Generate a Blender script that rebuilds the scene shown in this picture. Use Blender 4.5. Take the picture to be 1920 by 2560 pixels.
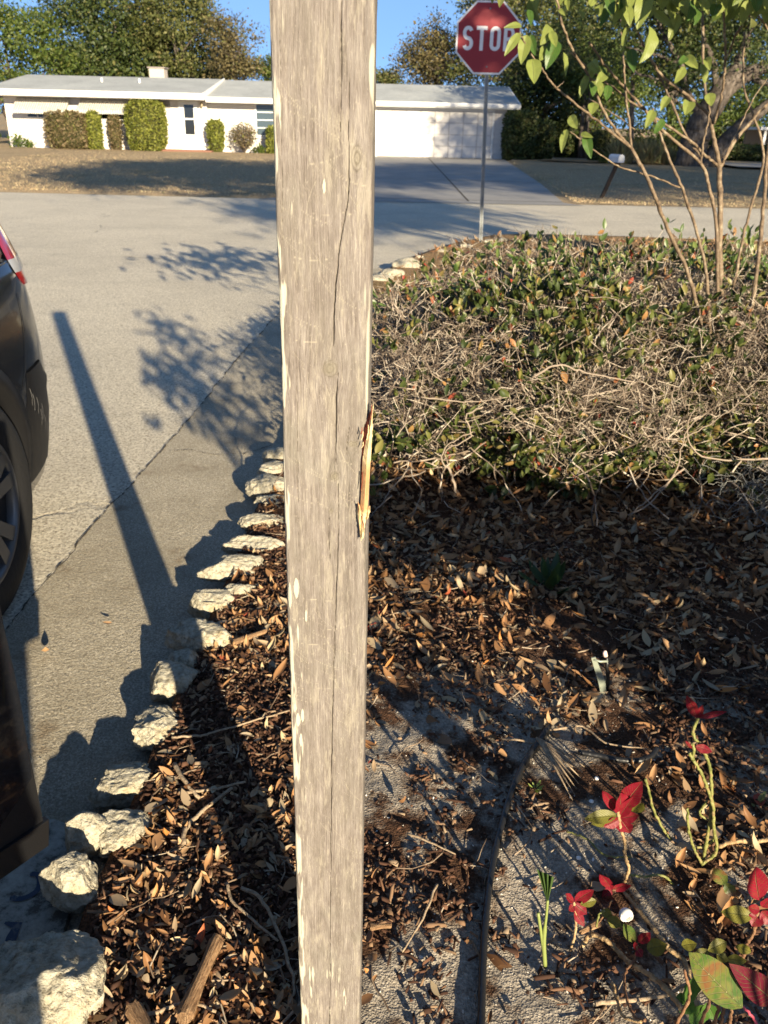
import bpy, bmesh, math, random
import numpy as np
from mathutils import Vector, Matrix
R = math.radians
rng = np.random.default_rng(7); random.seed(7)
sc = bpy.context.scene
for o in list(bpy.data.objects): bpy.data.objects.remove(o)

# ------------------------------------------------------------------ camera, world, sun, exposure
FPX, PITCH, ROLL, CAMH = 2100.0, R(25.0), R(1.38), 1.45
Fv = Vector((0, math.cos(PITCH), -math.sin(PITCH))); Xv = Vector((1, 0, 0)); Uv = Vector((0, math.sin(PITCH), math.cos(PITCH)))
rv = math.cos(ROLL)*Xv + math.sin(ROLL)*Uv; uv = -math.sin(ROLL)*Xv + math.cos(ROLL)*Uv
Cp = Vector((0, 0, CAMH))
cam = bpy.data.cameras.new('camera'); camo = bpy.data.objects.new('camera', cam); sc.collection.objects.link(camo)
camo.matrix_world = Matrix(((rv.x, uv.x, -Fv.x, 0), (rv.y, uv.y, -Fv.y, 0), (rv.z, uv.z, -Fv.z, CAMH), (0, 0, 0, 1)))
cam.sensor_fit = 'VERTICAL'; cam.sensor_height = 34.6; cam.sensor_width = 25.95; cam.lens = FPX/2560*34.6
cam.clip_start = 0.05; cam.clip_end = 2000
cam.dof.use_dof = True; cam.dof.focus_distance = 1.05; cam.dof.aperture_fstop = 14.0
sc.camera = camo
AZ, EL = R(23.7), R(15.0)
sdir = Vector((math.sin(AZ)*math.cos(EL), -math.cos(AZ)*math.cos(EL), math.sin(EL)))
w = bpy.data.worlds.new('World'); sc.world = w; w.use_nodes = True
wn = w.node_tree.nodes; bg = wn['Background']; sky = wn.new('ShaderNodeTexSky'); sky.sky_type = 'NISHITA'
sky.sun_disc = False; sky.sun_elevation = EL; sky.sun_rotation = math.pi - AZ
sky.altitude = 0; sky.air_density = 0.9; sky.dust_density = 0.35; sky.ozone_density = 3.0
tcw = wn.new('ShaderNodeTexCoord'); va = wn.new('ShaderNodeVectorMath'); va.operation = 'ADD'; va.inputs[1].default_value = (0, 0, 0.30); vz = wn.new('ShaderNodeVectorMath'); vz.operation = 'NORMALIZE'
wl = w.node_tree.links; wl.new(tcw.outputs['Generated'], va.inputs[0]); wl.new(va.outputs[0], vz.inputs[0]); wl.new(vz.outputs[0], sky.inputs[0]); wl.new(sky.outputs[0], bg.inputs[0]); bg.inputs[1].default_value = 0.10
sun = bpy.data.lights.new('sun', 'SUN'); sun.energy = 5.0; sun.angle = R(0.5); sun.color = (1.0, 0.85, 0.60)
suno = bpy.data.objects.new('sun', sun); sc.collection.objects.link(suno); suno.rotation_euler = sdir.to_track_quat('Z', 'Y').to_euler()
sc.view_settings.view_transform = 'Standard'; sc.view_settings.look = 'None'; sc.view_settings.exposure = 1.4; sc.view_settings.gamma = 1

# ------------------------------------------------------------------ measuring helpers
def ray(px, py): return Fv + rv*((px-960)/FPX) - uv*((py-1280)/FPX)
def G(px, py, z=0.0):
    d = ray(px, py); return Cp + d*((z-CAMH)/d.z)
def D(px, py, Y):
    d = ray(px, py); return Cp + d*(Y/d.y)

# ------------------------------------------------------------------ numpy noise
def _h(ix, iy, iz, seed):
    n = (ix*374761393 + iy*668265263 + iz*1440662683 + seed*974634777) & 0xffffffff
    n = ((n ^ (n >> 13))*1274126177) & 0xffffffff
    return ((n ^ (n >> 16)) & 0xffff)/65535.0
def vn(P, s=1.0, seed=0):
    P = np.asarray(P, float)*s; i = np.floor(P).astype(np.int64); f = P-i; f = f*f*(3-2*f); r = 0
    for a in (0, 1):
        for b in (0, 1):
            for c in (0, 1):
                wt = (f[:, 0] if a else 1-f[:, 0])*(f[:, 1] if b else 1-f[:, 1])*(f[:, 2] if c else 1-f[:, 2])
                r = r + wt*_h(i[:, 0]+a, i[:, 1]+b, i[:, 2]+c, seed)
    return r
def fbm(P, s=1.0, oct=4, seed=0, g=0.5):
    r = 0; a = 1; t = 0
    for k in range(oct): r = r + a*vn(P, s*2**k, seed+k*17); t += a; a *= g
    return r/t
def xyz(x, y, z=0):
    x = np.asarray(x, float); return np.stack([x, np.asarray(y, float)+0*x, np.asarray(z, float)+0*x], -1)

# ------------------------------------------------------------------ node helper
class S:
    def __init__(s, T, v): s.T = T; s.v = v
    def m(s, op, *o):
        n = s.T.new('ShaderNodeMath'); n.operation = op
        for k, q in enumerate((s,)+o):
            q = q.v if isinstance(q, S) else q
            if isinstance(q, (int, float)): n.inputs[k].default_value = q
            else: s.T.link(q, n.inputs[k])
        return S(s.T, n.outputs[0])
    def __add__(s, o): return s.m('ADD', o)
    def __sub__(s, o): return s.m('SUBTRACT', o)
    def __mul__(s, o): return s.m('MULTIPLY', o)
    def abs(s): return s.m('ABSOLUTE')
    def sin(s): return s.m('SINE')
    def ss(s, a, b):
        n = s.T.new('ShaderNodeMapRange'); n.interpolation_type = 'SMOOTHSTEP'; s.T.link(s.v, n.inputs[0])
        n.inputs[1].default_value = a; n.inputs[2].default_value = b; return S(s.T, n.outputs[0])
class T:
    def __init__(s, name, rough=0.8, spec=0.3, col=None, metal=0.0):
        s.mat = bpy.data.materials.new(name); s.mat.use_nodes = True; s.nt = s.mat.node_tree
        s.b = s.nt.nodes['Principled BSDF']; s.b.inputs['Roughness'].default_value = rough
        s.b.inputs['Specular IOR Level'].default_value = spec; s.b.inputs['Metallic'].default_value = metal
        if col: s.b.inputs['Base Color'].default_value = (*col, 1)
    def new(s, t): return s.nt.nodes.new(t)
    def link(s, a, b): s.nt.links.new(a, b)
    def co(s, kind='Object', scale=(1, 1, 1)):
        n = s.new('ShaderNodeTexCoord'); m = s.new('ShaderNodeMapping'); m.inputs['Scale'].default_value = scale
        s.link(n.outputs[kind], m.inputs[0]); return m.outputs[0]
    def xyz(s, v):
        n = s.new('ShaderNodeSeparateXYZ'); s.link(v, n.inputs[0]); return [S(s, o) for o in n.outputs]
    def noise(s, v, scale, detail=4, rough=0.6, dist=0.0):
        n = s.new('ShaderNodeTexNoise'); s.link(v, n.inputs['Vector']); n.inputs['Scale'].default_value = scale
        n.inputs['Detail'].default_value = detail; n.inputs['Roughness'].default_value = rough; n.inputs['Distortion'].default_value = dist
        return S(s, n.outputs['Fac'])
    def vor(s, v, scale, out='Distance', feat='F1'):
        n = s.new('ShaderNodeTexVoronoi'); n.feature = feat; s.link(v, n.inputs['Vector']); n.inputs['Scale'].default_value = scale
        return S(s, n.outputs[out])
    def isl(s):
        n = s.new('ShaderNodeNewGeometry'); return S(s, n.outputs['Random Per Island'])
    def obr(s):
        n = s.new('ShaderNodeObjectInfo'); return S(s, n.outputs['Random'])
    def attr(s, name):
        n = s.new('ShaderNodeAttribute'); n.attribute_name = name; return S(s, n.outputs['Fac'])
    def ramp(s, f, stops, interp='LINEAR'):
        n = s.new('ShaderNodeValToRGB'); s.link(f.v, n.inputs[0]); e = n.color_ramp.elements; n.color_ramp.interpolation = interp
        while len(e) < len(stops): e.new(0.5)
        for k, (p, c) in enumerate(stops): e[k].position = p; e[k].color = (*c, 1)
        return n.outputs[0]
    def mix(s, f, a, b, mode='MIX'):
        n = s.new('ShaderNodeMix'); n.data_type = 'RGBA'; n.blend_type = mode
        for k, q in ((0, f), (6, a), (7, b)):
            q = q.v if isinstance(q, S) else q
            if isinstance(q, (int, float)): n.inputs[k].default_value = q
            elif isinstance(q, tuple): n.inputs[k].default_value = (*q, 1)
            else: s.link(q, n.inputs[k])
        return n.outputs[2]
    def col(s, c): s.link(c, s.b.inputs['Base Color']); return s
    def rough(s, f): s.link(f.v, s.b.inputs['Roughness']); return s
    def bump(s, h, dist=0.01, strength=1.0):
        n = s.new('ShaderNodeBump'); n.inputs['Distance'].default_value = dist; n.inputs['Strength'].default_value = strength
        s.link(h.v, n.inputs['Height']); s.link(n.outputs[0], s.b.inputs['Normal']); return s
    def trans(s, amt, col=None):       # thin leaves let some light through
        t = s.new('ShaderNodeBsdfTranslucent'); m = s.new('ShaderNodeMixShader'); m.inputs[0].default_value = amt
        out = s.nt.nodes['Material Output']
        if s.b.inputs['Base Color'].is_linked: s.link(s.b.inputs['Base Color'].links[0].from_socket, t.inputs[0])
        s.link(s.b.outputs[0], m.inputs[1]); s.link(t.outputs[0], m.inputs[2]); s.link(m.outputs[0], out.inputs[0]); return s

def leafmat(name, stops, rough=0.5, tr=0.25, veins=False, spec=0.4):
    t = T(name, rough, spec); i = t.isl(); c = t.ramp(i, stops)
    if veins:
        n = t.new('ShaderNodeUVMap'); x, y, _ = t.xyz(n.outputs[0]); a = (x-0.5).abs()
        v = ((y*70.0)-(a*38.0)).sin().ss(0.8, 1.0)*0.35; mid = a.m('SUBTRACT', 0.0).ss(0.035, 0.0)
        c = t.mix((v+mid).m('MINIMUM', 1.0)*0.55, c, t.mix(0.65, c, (0.42, 0.45, 0.2)))
        c = t.mix(t.noise(t.co(), 90, 3).ss(0.45, 0.75)*0.3, c, t.mix(0.5, c, (0.2, 0.16, 0.03)))
        t.bump((v*-1.0)-mid, 0.002)
    t.col(c); t.trans(tr) if tr else None
    return t.mat

# ------------------------------------------------------------------ mesh helpers
def link(name, me, mat=None, parent=None, smooth=False):
    o = bpy.data.objects.new(name, me); sc.collection.objects.link(o)
    if mat: me.materials.append(mat)
    if smooth: me.polygons.foreach_set('use_smooth', [True]*len(me.polygons))
    if parent: o.parent = parent
    return o
def npmesh(name, V, F, mat=None, parent=None, smooth=False, uvs=None):
    V = np.asarray(V, np.float32); F = np.asarray(F, np.int32); k = F.shape[1]
    if parent is not None: V = V-np.array(parent.matrix_world.translation if False else parent.location, np.float32)
    me = bpy.data.meshes.new(name); me.vertices.add(len(V)); me.vertices.foreach_set('co', V.ravel())
    me.loops.add(F.size); me.loops.foreach_set('vertex_index', F.ravel()); me.polygons.add(len(F))
    me.polygons.foreach_set('loop_start', np.arange(0, F.size, k, dtype=np.int32))
    if uvs is not None:
        l = me.uv_layers.new(name='UVMap'); l.data.foreach_set('uv', np.asarray(uvs, np.float32)[F.ravel()].ravel())
    me.update(calc_edges=True); me.validate()
    return link(name, me, mat, parent, smooth)
class MB:
    """collects boxes, prisms, tubes into one mesh"""
    def __init__(s): s.V = []; s.F = []
    def add(s, V, F):
        b = len(s.V); s.V += [tuple(v) for v in V]; s.F += [tuple(int(i)+b for i in f) for f in F]; return s
    def box(s, a, b, M=None):
        x0, y0, z0 = a; x1, y1, z1 = b
        V = [Vector(v) for v in ((x0,y0,z0),(x1,y0,z0),(x1,y1,z0),(x0,y1,z0),(x0,y0,z1),(x1,y0,z1),(x1,y1,z1),(x0,y1,z1))]
        if M: V = [M@v for v in V]
        return s.add(V, [(3,2,1,0),(4,5,6,7),(0,1,5,4),(1,2,6,5),(2,3,7,6),(3,0,4,7)])
    def prism(s, poly, d, M=None):        # polygon (3D points) extruded by vector d
        n = len(poly); V = [Vector(p) for p in poly]+[Vector(p)+Vector(d) for p in poly]
        if M: V = [M@v for v in V]
        return s.add(V, [tuple(range(n))[::-1], tuple(range(n, 2*n))]+[(i, (i+1) % n, n+(i+1) % n, n+i) for i in range(n)])
    def tube(s, pts, rad, k=8):
        V, F = tube(pts, rad, k); return s.add(V, F)
    def build(s, name, mat, parent=None, smooth=False, bevel=0):
        me = bpy.data.meshes.new(name); off = Vector(parent.location) if parent else Vector((0, 0, 0))
        me.from_pydata([tuple(Vector(v)-off) for v in s.V], [], s.F); me.update()
        if bevel or True:
            bm = bmesh.new(); bm.from_mesh(me); bmesh.ops.recalc_face_normals(bm, faces=bm.faces)
            if bevel: bmesh.ops.bevel(bm, geom=[e for e in bm.edges if len(e.link_faces) == 2 and e.calc_face_angle(0) > 0.6], offset=bevel, segments=2, affect='EDGES', profile=0.7)
            bm.to_mesh(me); bm.free()
        return link(name, me, mat, parent, smooth)
def tube(pts, rad, k=8):
    pts = [Vector(p) for p in pts]; n = len(pts)
    if not hasattr(rad, '__len__'): rad = [rad]*n
    V = []; F = []; ref = None
    for i, p in enumerate(pts):
        t = (pts[min(i+1, n-1)]-pts[max(i-1, 0)]).normalized()
        if ref is None: ref = t.orthogonal().normalized()
        a = (ref-t*ref.dot(t)).normalized(); ref = a; b = t.cross(a)
        for j in range(k):
            q = 2*math.pi*j/k; V.append(p+(a*math.cos(q)+b*math.sin(q))*rad[i])
    for i in range(n-1):
        for j in range(k): F.append((i*k+j, i*k+(j+1) % k, (i+1)*k+(j+1) % k, (i+1)*k+j))
    F.append(tuple(range(k))[::-1]); F.append(tuple(range((n-1)*k, n*k)))
    return V, F
def smoothpts(pts, m=5, wob=0.0):
    """Catmull-Rom through points"""
    P = [np.array(p, float) for p in pts]; P = [2*P[0]-P[1]]+P+[2*P[-1]-P[-2]]; out = []
    for i in range(1, len(P)-2):
        for j in range(m):
            t = j/m; a, b, c, d = P[i-1:i+3]
            out.append(0.5*((2*b)+(c-a)*t+(2*a-5*b+4*c-d)*t*t+(3*b-a-3*c+d)*t**3))
    out.append(P[-2])
    if wob:
        for q in out[1:-1]: q += rng.normal(0, wob, 3)
    return out
def segs(P0, P1, R0, R1, k=4):
    """many separate tapered segments -> V, F"""
    P0, P1, R0, R1 = map(lambda a: np.asarray(a, float), (P0, P1, R0, R1)); t = P1-P0; t /= np.linalg.norm(t, axis=1)[:, None]+1e-9
    a = np.cross(t, np.where(np.abs(t[:, 2:3]) < 0.9, [[0, 0, 1.0]], [[1.0, 0, 0]])); a /= np.linalg.norm(a, axis=1)[:, None]+1e-9; b = np.cross(t, a)
    q = 2*np.pi*np.arange(k)/k; rg = a[:, None]*np.cos(q)[None, :, None]+b[:, None]*np.sin(q)[None, :, None]
    V = np.concatenate([P0[:, None]+rg*R0[:, None, None], P1[:, None]+rg*R1[:, None, None]], 1).reshape(-1, 3)
    j = np.arange(k); f = np.stack([j, (j+1) % k, k+(j+1) % k, k+j], -1)
    F = (f[None]+(np.arange(len(P0))*2*k)[:, None, None]).reshape(-1, 4); return V, F
def inst(tv, tf, P, M, sc_, uvt=None):
    """place a small template many times: P (n,3), M (n,3,3), scale (n,) or (n,3)"""
    tv = np.asarray(tv, float); n = len(P); s = np.asarray(sc_, float); s = s[:, None, None] if s.ndim == 1 else s[:, None, :]
    V = np.einsum('nij,nkj->nki', M, tv[None]*s)+np.asarray(P)[:, None]
    F = np.asarray(tf)[None]+(np.arange(n)*len(tv))[:, None, None]
    return V.reshape(-1, 3), F.reshape(-1, len(tf[0]))
def rots(n, tilt=0.5, yaw=None, roll=None, tscale=1.0):
    """random rotations: yaw about z, then tilt by a random axis"""
    ya = rng.uniform(0, 2*np.pi, n) if yaw is None else yaw; ti = rng.normal(0, tilt, n)*tscale; ro = rng.normal(0, tilt, n) if roll is None else roll
    c, s_ = np.cos(ya), np.sin(ya); Z = np.zeros(n); O = np.ones(n)
    Rz = np.stack([c, -s_, Z, s_, c, Z, Z, Z, O], -1).reshape(n, 3, 3)
    c, s_ = np.cos(ti), np.sin(ti); Rx = np.stack([O, Z, Z, Z, c, -s_, Z, s_, c], -1).reshape(n, 3, 3)
    c, s_ = np.cos(ro), np.sin(ro); Ry = np.stack([c, Z, s_, Z, O, Z, -s_, Z, c], -1).reshape(n, 3, 3)
    return Rz@Rx@Ry
def frames(d, nrm):
    """matrices whose y axis is d and z axis near nrm"""
    d = d/(np.linalg.norm(d, axis=1)[:, None]+1e-9); x = np.cross(d, nrm); x /= np.linalg.norm(x, axis=1)[:, None]+1e-9; z = np.cross(x, d)
    return np.stack([x, d, z], -1)
def leaf_tmpl(nt=7, curl=0.0, fold=0.25, w=0.36, pw=0.75, cup=0.0, across=2):
    """unit leaf along +y from 0 to 1"""
    V = []; UV = []; F = []; xs = np.linspace(-1, 1, across*2+1)
    for i in range(nt):
        t = i/(nt-1); hw = w*0.5*(math.sin(math.pi*min(1, t**pw*1.0))**0.85 if 0 < t < 1 else 0.0)+0.004
        ang = curl*t
        y = t if abs(curl) < 1e-3 else math.sin(ang)/curl; z = 0 if abs(curl) < 1e-3 else (1-math.cos(ang))/curl
        for x in xs:
            h = fold*hw*abs(x)+cup*hw*(x*x); V.append((x*hw, y-math.sin(ang)*h, z+math.cos(ang)*h)); UV.append((0.5+0.5*x, t))
    m = len(xs)
    for i in range(nt-1):
        for j in range(m-1): F.append((i*m+j, i*m+j+1, (i+1)*m+j+1, (i+1)*m+j))
    return np.array(V), np.array(F), np.array(UV)

def tag(o, label=None, cat=None, group=None, kind=None):
    if label: o['label'] = label
    if cat: o['category'] = cat
    if group: o['group'] = group
    if kind: o['kind'] = kind
    return o
def empty(name, loc, label, cat, group=None):
    o = bpy.data.objects.new(name, None); sc.collection.objects.link(o); o.location = loc; o.empty_display_size = 0.1
    return tag(o, label, cat, group)

# ================================================================== GROUND
STONE_X = -0.60
def bed_z(x, y):
    x = np.asarray(x, float); y = np.asarray(y, float)
    z = 0.055+0.03*(fbm(xyz(x, y), 1.3, 3, 5)-0.5)+0.022*(fbm(xyz(x, y), 7, 3, 9)-0.5)+0.010*(fbm(xyz(x, y), 28, 3, 19)-0.5)
    return z
def edge_x(y):   # left edge of the planting bed
    y = np.asarray(y, float); return np.interp(y, [-4, 0, 3.4, 6.5, 8.0, 9.4, 10.4, 11.4, 12.0, 12.5], [-0.62, -0.60, -0.50, -0.42, -0.30, 0.0, 0.42, 0.9, 1.35, 2.2])
# soil
t = T('sandy_soil', 0.95, 0.1); c = t.co()
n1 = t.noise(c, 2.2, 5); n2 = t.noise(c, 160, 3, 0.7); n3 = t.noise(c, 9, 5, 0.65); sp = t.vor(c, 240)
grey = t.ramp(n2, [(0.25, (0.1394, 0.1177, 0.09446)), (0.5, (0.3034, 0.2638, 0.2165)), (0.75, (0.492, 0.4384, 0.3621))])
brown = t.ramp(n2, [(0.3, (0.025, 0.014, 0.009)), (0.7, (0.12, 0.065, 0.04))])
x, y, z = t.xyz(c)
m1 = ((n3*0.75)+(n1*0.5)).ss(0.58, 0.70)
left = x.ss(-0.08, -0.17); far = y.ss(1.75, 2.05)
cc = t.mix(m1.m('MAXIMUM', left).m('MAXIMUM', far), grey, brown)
cc = t.mix(t.vor(c, 55).ss(0.10, 0.07)*t.noise(c, 13, 2).ss(0.52, 0.6), cc, (0.6, 0.56, 0.5))
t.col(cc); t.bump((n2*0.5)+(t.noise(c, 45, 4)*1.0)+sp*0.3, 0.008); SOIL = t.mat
# road: exposed aggregate asphalt, bleached
t = T('worn_asphalt', 0.9, 0.2); c = t.co()
v1 = t.vor(c, 150); n2 = t.noise(c, 380, 2, 0.7); n1 = t.noise(c, 0.7, 5); nb = t.noise(c, 78, 3, 0.75)
cell = t.vor(c, 125, 'Color')
base = t.ramp((nb*0.50)+(n2*0.25)+(cell*0.25), [(0.32, (0.17, 0.148, 0.115)), (0.44, (0.46, 0.405, 0.315)), (0.54, (0.70, 0.635, 0.51)), (0.68, (0.86, 0.80, 0.66))])
base = t.mix(n1.ss(0.35, 0.7)*0.22, base, (0.20, 0.18, 0.15))
st = t.noise(t.co(scale=(0.25, 2.2, 1)), 2.4, 5, 0.7)
base = t.mix(st.ss(0.52, 0.75)*0.2, base, (0.17, 0.155, 0.13))
cr = t.vor(t.mix(0.12, c, t.new('ShaderNodeTexNoise').outputs['Color']), 0.42, feat='DISTANCE_TO_EDGE')
wv = t.new('ShaderNodeTexNoise'); wv.inputs['Scale'].default_value = 3; wv.inputs['Detail'].default_value = 5; t.link(c, wv.inputs['Vector'])
vm = t.new('ShaderNodeVectorMath'); vm.operation = 'MULTIPLY_ADD'; t.link(wv.outputs['Color'], vm.inputs[0]); vm.inputs[1].default_value = (0.6, 0.6, 0); t.link(c, vm.inputs[2])
ck = t.vor(vm.outputs[0], 0.16, feat='DISTANCE_TO_EDGE').ss(0.003, 0.0005)*t.noise(c, 0.9, 2).ss(0.50, 0.58)
base = t.mix(ck*0.35, base, (0.09, 0.08, 0.07))
t.col(base); t.bump((nb*1.0)+(n2*0.3)-(ck*1.0), 0.013); ROAD = t.mat
# concrete gutter
t = T('gutter_concrete', 0.85, 0.25); c = t.co(); nb = t.noise(c, 170, 3, 0.75); n1 = t.noise(c, 2.5, 6, 0.65)
base = t.ramp(nb, [(0.3, (0.20, 0.172, 0.128)), (0.5, (0.42, 0.372, 0.285)), (0.68, (0.72, 0.65, 0.52))])
base = t.mix(n1.ss(0.4, 0.65)*0.45, base, (0.27, 0.23, 0.16)); base = t.mix(t.noise(c, 5, 4).ss(0.6, 0.75)*0.5, base, (0.16, 0.10, 0.05))
t.col(base); t.bump((nb*0.8)+(t.noise(c, 70, 3, .7)*0.8), 0.012); GUTTER = t.mat
# smooth driveway concrete
t = T('driveway_concrete', 0.85, 0.2); c = t.co(); n1 = t.noise(c, 1.2, 6, 0.65); nb = t.noise(c, 60, 3)
t.col(t.mix(nb*0.35, t.ramp(n1, [(0.3, (0.25, 0.24, 0.225)), (0.7, (0.36, 0.345, 0.32))]), (0.17, 0.16, 0.15))); t.bump(nb, 0.004); DRIVE = t.mat
# dormant lawn
t = T('dormant_lawn_soil', 0.95, 0.05); c = t.co(); n1 = t.noise(c, 0.55, 6, 0.6); n2 = t.noise(c, 26, 4, 0.75)
a = t.ramp(n2, [(0.3, (0.18, 0.128, 0.075)), (0.52, (0.40, 0.30, 0.185)), (0.72, (0.62, 0.50, 0.33))])
a = t.mix(n1.ss(0.5, 0.72)*0.35, a, (0.12, 0.12, 0.045)); t.col(a); t.bump(n2, 0.04); LAWN = t.mat
# pine-straw ground
t = T('leafy_ground', 0.95, 0.05); c = t.co(); n2 = t.noise(c, 60, 4, 0.75); n1 = t.noise(c, 4, 4)
a = t.ramp(n2, [(0.3, (0.09, 0.052, 0.028)), (0.5, (0.30, 0.19, 0.095)), (0.7, (0.58, 0.41, 0.24))]); a = t.mix(n1.ss(0.5, 0.7)*0.3, a, (0.09, 0.09, 0.03))
t.col(a); t.bump(n2, 0.02); STRAW = t.mat

def sheet(name, poly, z, mat, label=None):
    me = bpy.data.meshes.new(name); me.from_pydata([(p[0], p[1], z) for p in poly], [], [tuple(range(len(poly)))]); me.update()
    o = link(name, me, mat); return tag(o, label, kind='structure')
sheet('ground', [(-400, -100), (400, -100), (400, 600), (-400, 600)], -0.012, LAWN)
sheet('road', [(-60, -30), (3.4, -30), (3.4, 11.0), (60, 13.6), (60, 19.2), (3.6, 17.9), (-2.3, 17.55), (-60, 17.75)], 0.0, ROAD)
def grid_sheet(name, x0f, x1f, ys, nx, zf, mat, skirt=-0.05):
    V = []; nyy = len(ys)
    for y in ys:
        xs = np.linspace(x0f(y), x1f(y), nx)
        V.append(np.stack([xs, np.full(nx, y), zf(xs, np.full(nx, y))], -1))
    V = np.array(V); V[:, 0, 2] = skirt; V[:, -1, 2] = skirt; V[0, :, 2] = skirt; V[-1, :, 2] = skirt; V = V.reshape(-1, 3)
    i, j = np.meshgrid(np.arange(nyy-1), np.arange(nx-1), indexing='ij'); a = (i*nx+j).ravel()
    return npmesh(name, V, np.stack([a, a+1, a+nx+1, a+nx], -1), mat, None, True)
# front bed soil near, straw beyond
o = grid_sheet('planting_bed', lambda y: float(edge_x(y))-0.0, lambda y: 3.6, np.concatenate([np.linspace(-2, 0.6, 14), np.linspace(0.62, 3.6, 300), np.linspace(3.62, 6.0, 60)]), 420, bed_z, SOIL); tag(o, kind='structure')
o = grid_sheet('mulch_ground', lambda y: float(edge_x(y))+0.03, lambda y: float(np.interp(y, [5.9, 11.6, 12.3], [9, 9, 2.6])), np.linspace(5.95, 12.3, 90), 160,
               lambda x, y: 0.05+0.03*fbm(xyz(x, y), 2, 4, 3), STRAW); tag(o, kind='structure')
# gutter slab beside the rocks (irregular left edge)
gp = [(-1.14, -3), (-1.15, 0.9), (-1.15, 1.5), (-1.16, 2.0), (-1.145, 2.38), (-1.12, 3.0), (-1.08, 3.5), (-1.04, 4.1), (-1.0, 5.2), (-0.92, 6.6), (-0.78, 8.0), (-0.4, 9.3)]
Lq = []; 
for k in range(len(gp)-1):
    for q in np.linspace(0, 1, 30, endpoint=False):
        yy = gp[k][1]*(1-q)+gp[k+1][1]*q; xx = gp[k][0]*(1-q)+gp[k+1][0]*q
        Lq.append((xx+0.018*(vn(xyz([xx], [yy]), 9, 3)[0]-0.5)+0.008*(vn(xyz([xx], [yy]), 60, 4)[0]-0.5), yy))
o = sheet('gutter', Lq+[(float(edge_x(y))+0.08, y) for y in np.linspace(9.3, -3, 40)], 0.004, GUTTER)
# cracks along the gutter joint: thin strips of dark dirt, really lying in it
t = T('crack_dirt', 0.95, 0.05, (0.085, 0.072, 0.055)); CRK = t.mat
def crack(pts, w0, name='crack'):
    V = []; F = []
    for i, (a, b) in enumerate(pts):
        p = pts[max(i-1, 0)]; q = pts[min(i+1, len(pts)-1)]; d = Vector((q[0]-p[0], q[1]-p[1])).normalized(); n = Vector((-d.y, d.x))
        ww = w0*max(0.05, random.gauss(.55, .5))
        V += [(a+n.x*ww, b+n.y*ww, 0.0075), (a-n.x*ww, b-n.y*ww, 0.0075)]
        if i: F.append((2*i-2, 2*i-1, 2*i+1, 2*i))
    return V, F
V1, F1 = crack(Lq[60:-10], 0.0035)
cp = []
A = [G(410*1.1574, 975*1.1574), G(450*1.1574, 985*1.1574), G(520*1.1574, 985*1.1574), G(590*1.1574, 965*1.1574)]
A = [(-1.03, 3.72)]+[(p.x, p.y) for p in A]
for k in range(len(A)-1):
    for q in np.linspace(0, 1, 12, endpoint=False): cp.append((A[k][0]*(1-q)+A[k+1][0]*q+0.006*random.random(), A[k][1]*(1-q)+A[k+1][1]*q+0.012*random.random()))
V2, F2 = crack(cp, 0.003); m = MB(); m.add(V1, F1); m.add(V2, F2); o = m.build('gutter_crack', CRK); tag(o, kind='structure')
# driveway + apron
dr = sheet('driveway', [(-0.9, 39.9), (-0.95, 24.5), (-2.2, 17.9), (-2.6, 17.3), (3.8, 17.6), (3.5, 18.2), (3.95, 23.8), (4.9, 39.9)], 0.008, DRIVE)
m = MB()
for a, b in (((-0.95, 24.6), (4.0, 24.6)), ((1.55, 18.0), (1.55, 39.8)), ((-1.0, 31.5), (4.4, 31.5)), ((-2.5, 18.1), (3.6, 18.3))):
    d = Vector((b[0]-a[0], b[1]-a[1])).normalized()*0.018; m.add([(a[0]-d.y, a[1]+d.x, .0125), (b[0]-d.y, b[1]+d.x, .0125), (b[0]+d.y, b[1]-d.x, .0125), (a[0]+d.y, a[1]-d.x, .0125)], [(0, 1, 2, 3)])
o = m.build('driveway_joint', CRK); tag(o, kind='structure')
# raised lawns
def lawnz(x, y): return 0.035+0.05*(fbm(xyz(x, y), 0.5, 3, 31)-0.4)
o = grid_sheet('lawn', lambda y: -45, lambda y: float(np.interp(y, [17.6, 24.5, 40], [-2.35, -1.0, -0.95])), np.linspace(17.72, 40, 60), 180, lawnz, LAWN); tag(o, kind='structure')
o = grid_sheet('lawn', lambda y: float(np.interp(y, [18.2, 23.8, 40], [3.62, 4.0, 4.95])), lambda y: 45, np.linspace(18.3, 40, 60), 180, lawnz, LAWN); tag(o, kind='structure')
# sunlit side road strip seen at the right behind the lawn, and pale bare path
sheet('path', [(6.0, 37.5), (15, 36.4), (15.5, 37.4), (6.5, 39)], 0.10, STRAW)
sheet('side_road', [(13.2, 34.8), (60, 34.0), (60, 39.5), (13.6, 38.6)], 0.13, DRIVE)

# short dry grass blades in the front edge of the lawns
GR = leafmat('dry_grass', [(0, (0.26, 0.18, 0.10)), (0.5, (0.46, 0.34, 0.20)), (0.85, (0.60, 0.49, 0.30)), (1, (0.22, 0.22, 0.09))], 0.8, 0.2)
n = 60000; gx = rng.uniform(-13, 16, n); gy = 17.9+rng.beta(1, 1.9, n)*20
keep = (gx < np.interp(gy, [17.6, 24.5, 40], [-2.4, -1.05, -1])) | (gx > np.interp(gy, [18.2, 23.8, 40], [3.7, 4.1, 5.0])); gx, gy = gx[keep], gy[keep]; n = len(gx)
tv = [(-0.5, 0, 0), (0.5, 0, 0), (0.15, 0.35, 1), (-0.15, 0.3, 1)]
V, F = inst(tv, [(0, 1, 2, 3)], xyz(gx, gy, lawnz(gx, gy)-0.01), rots(n, 0.35), np.stack([rng.uniform(.012, .03, n), rng.uniform(.02, .05, n), rng.uniform(.015, .035, n)], -1))
o = npmesh('lawn_grass', V, F, GR); tag(o, 'dry tan lawn grass in front of the white house', 'grass', kind='stuff')

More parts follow.
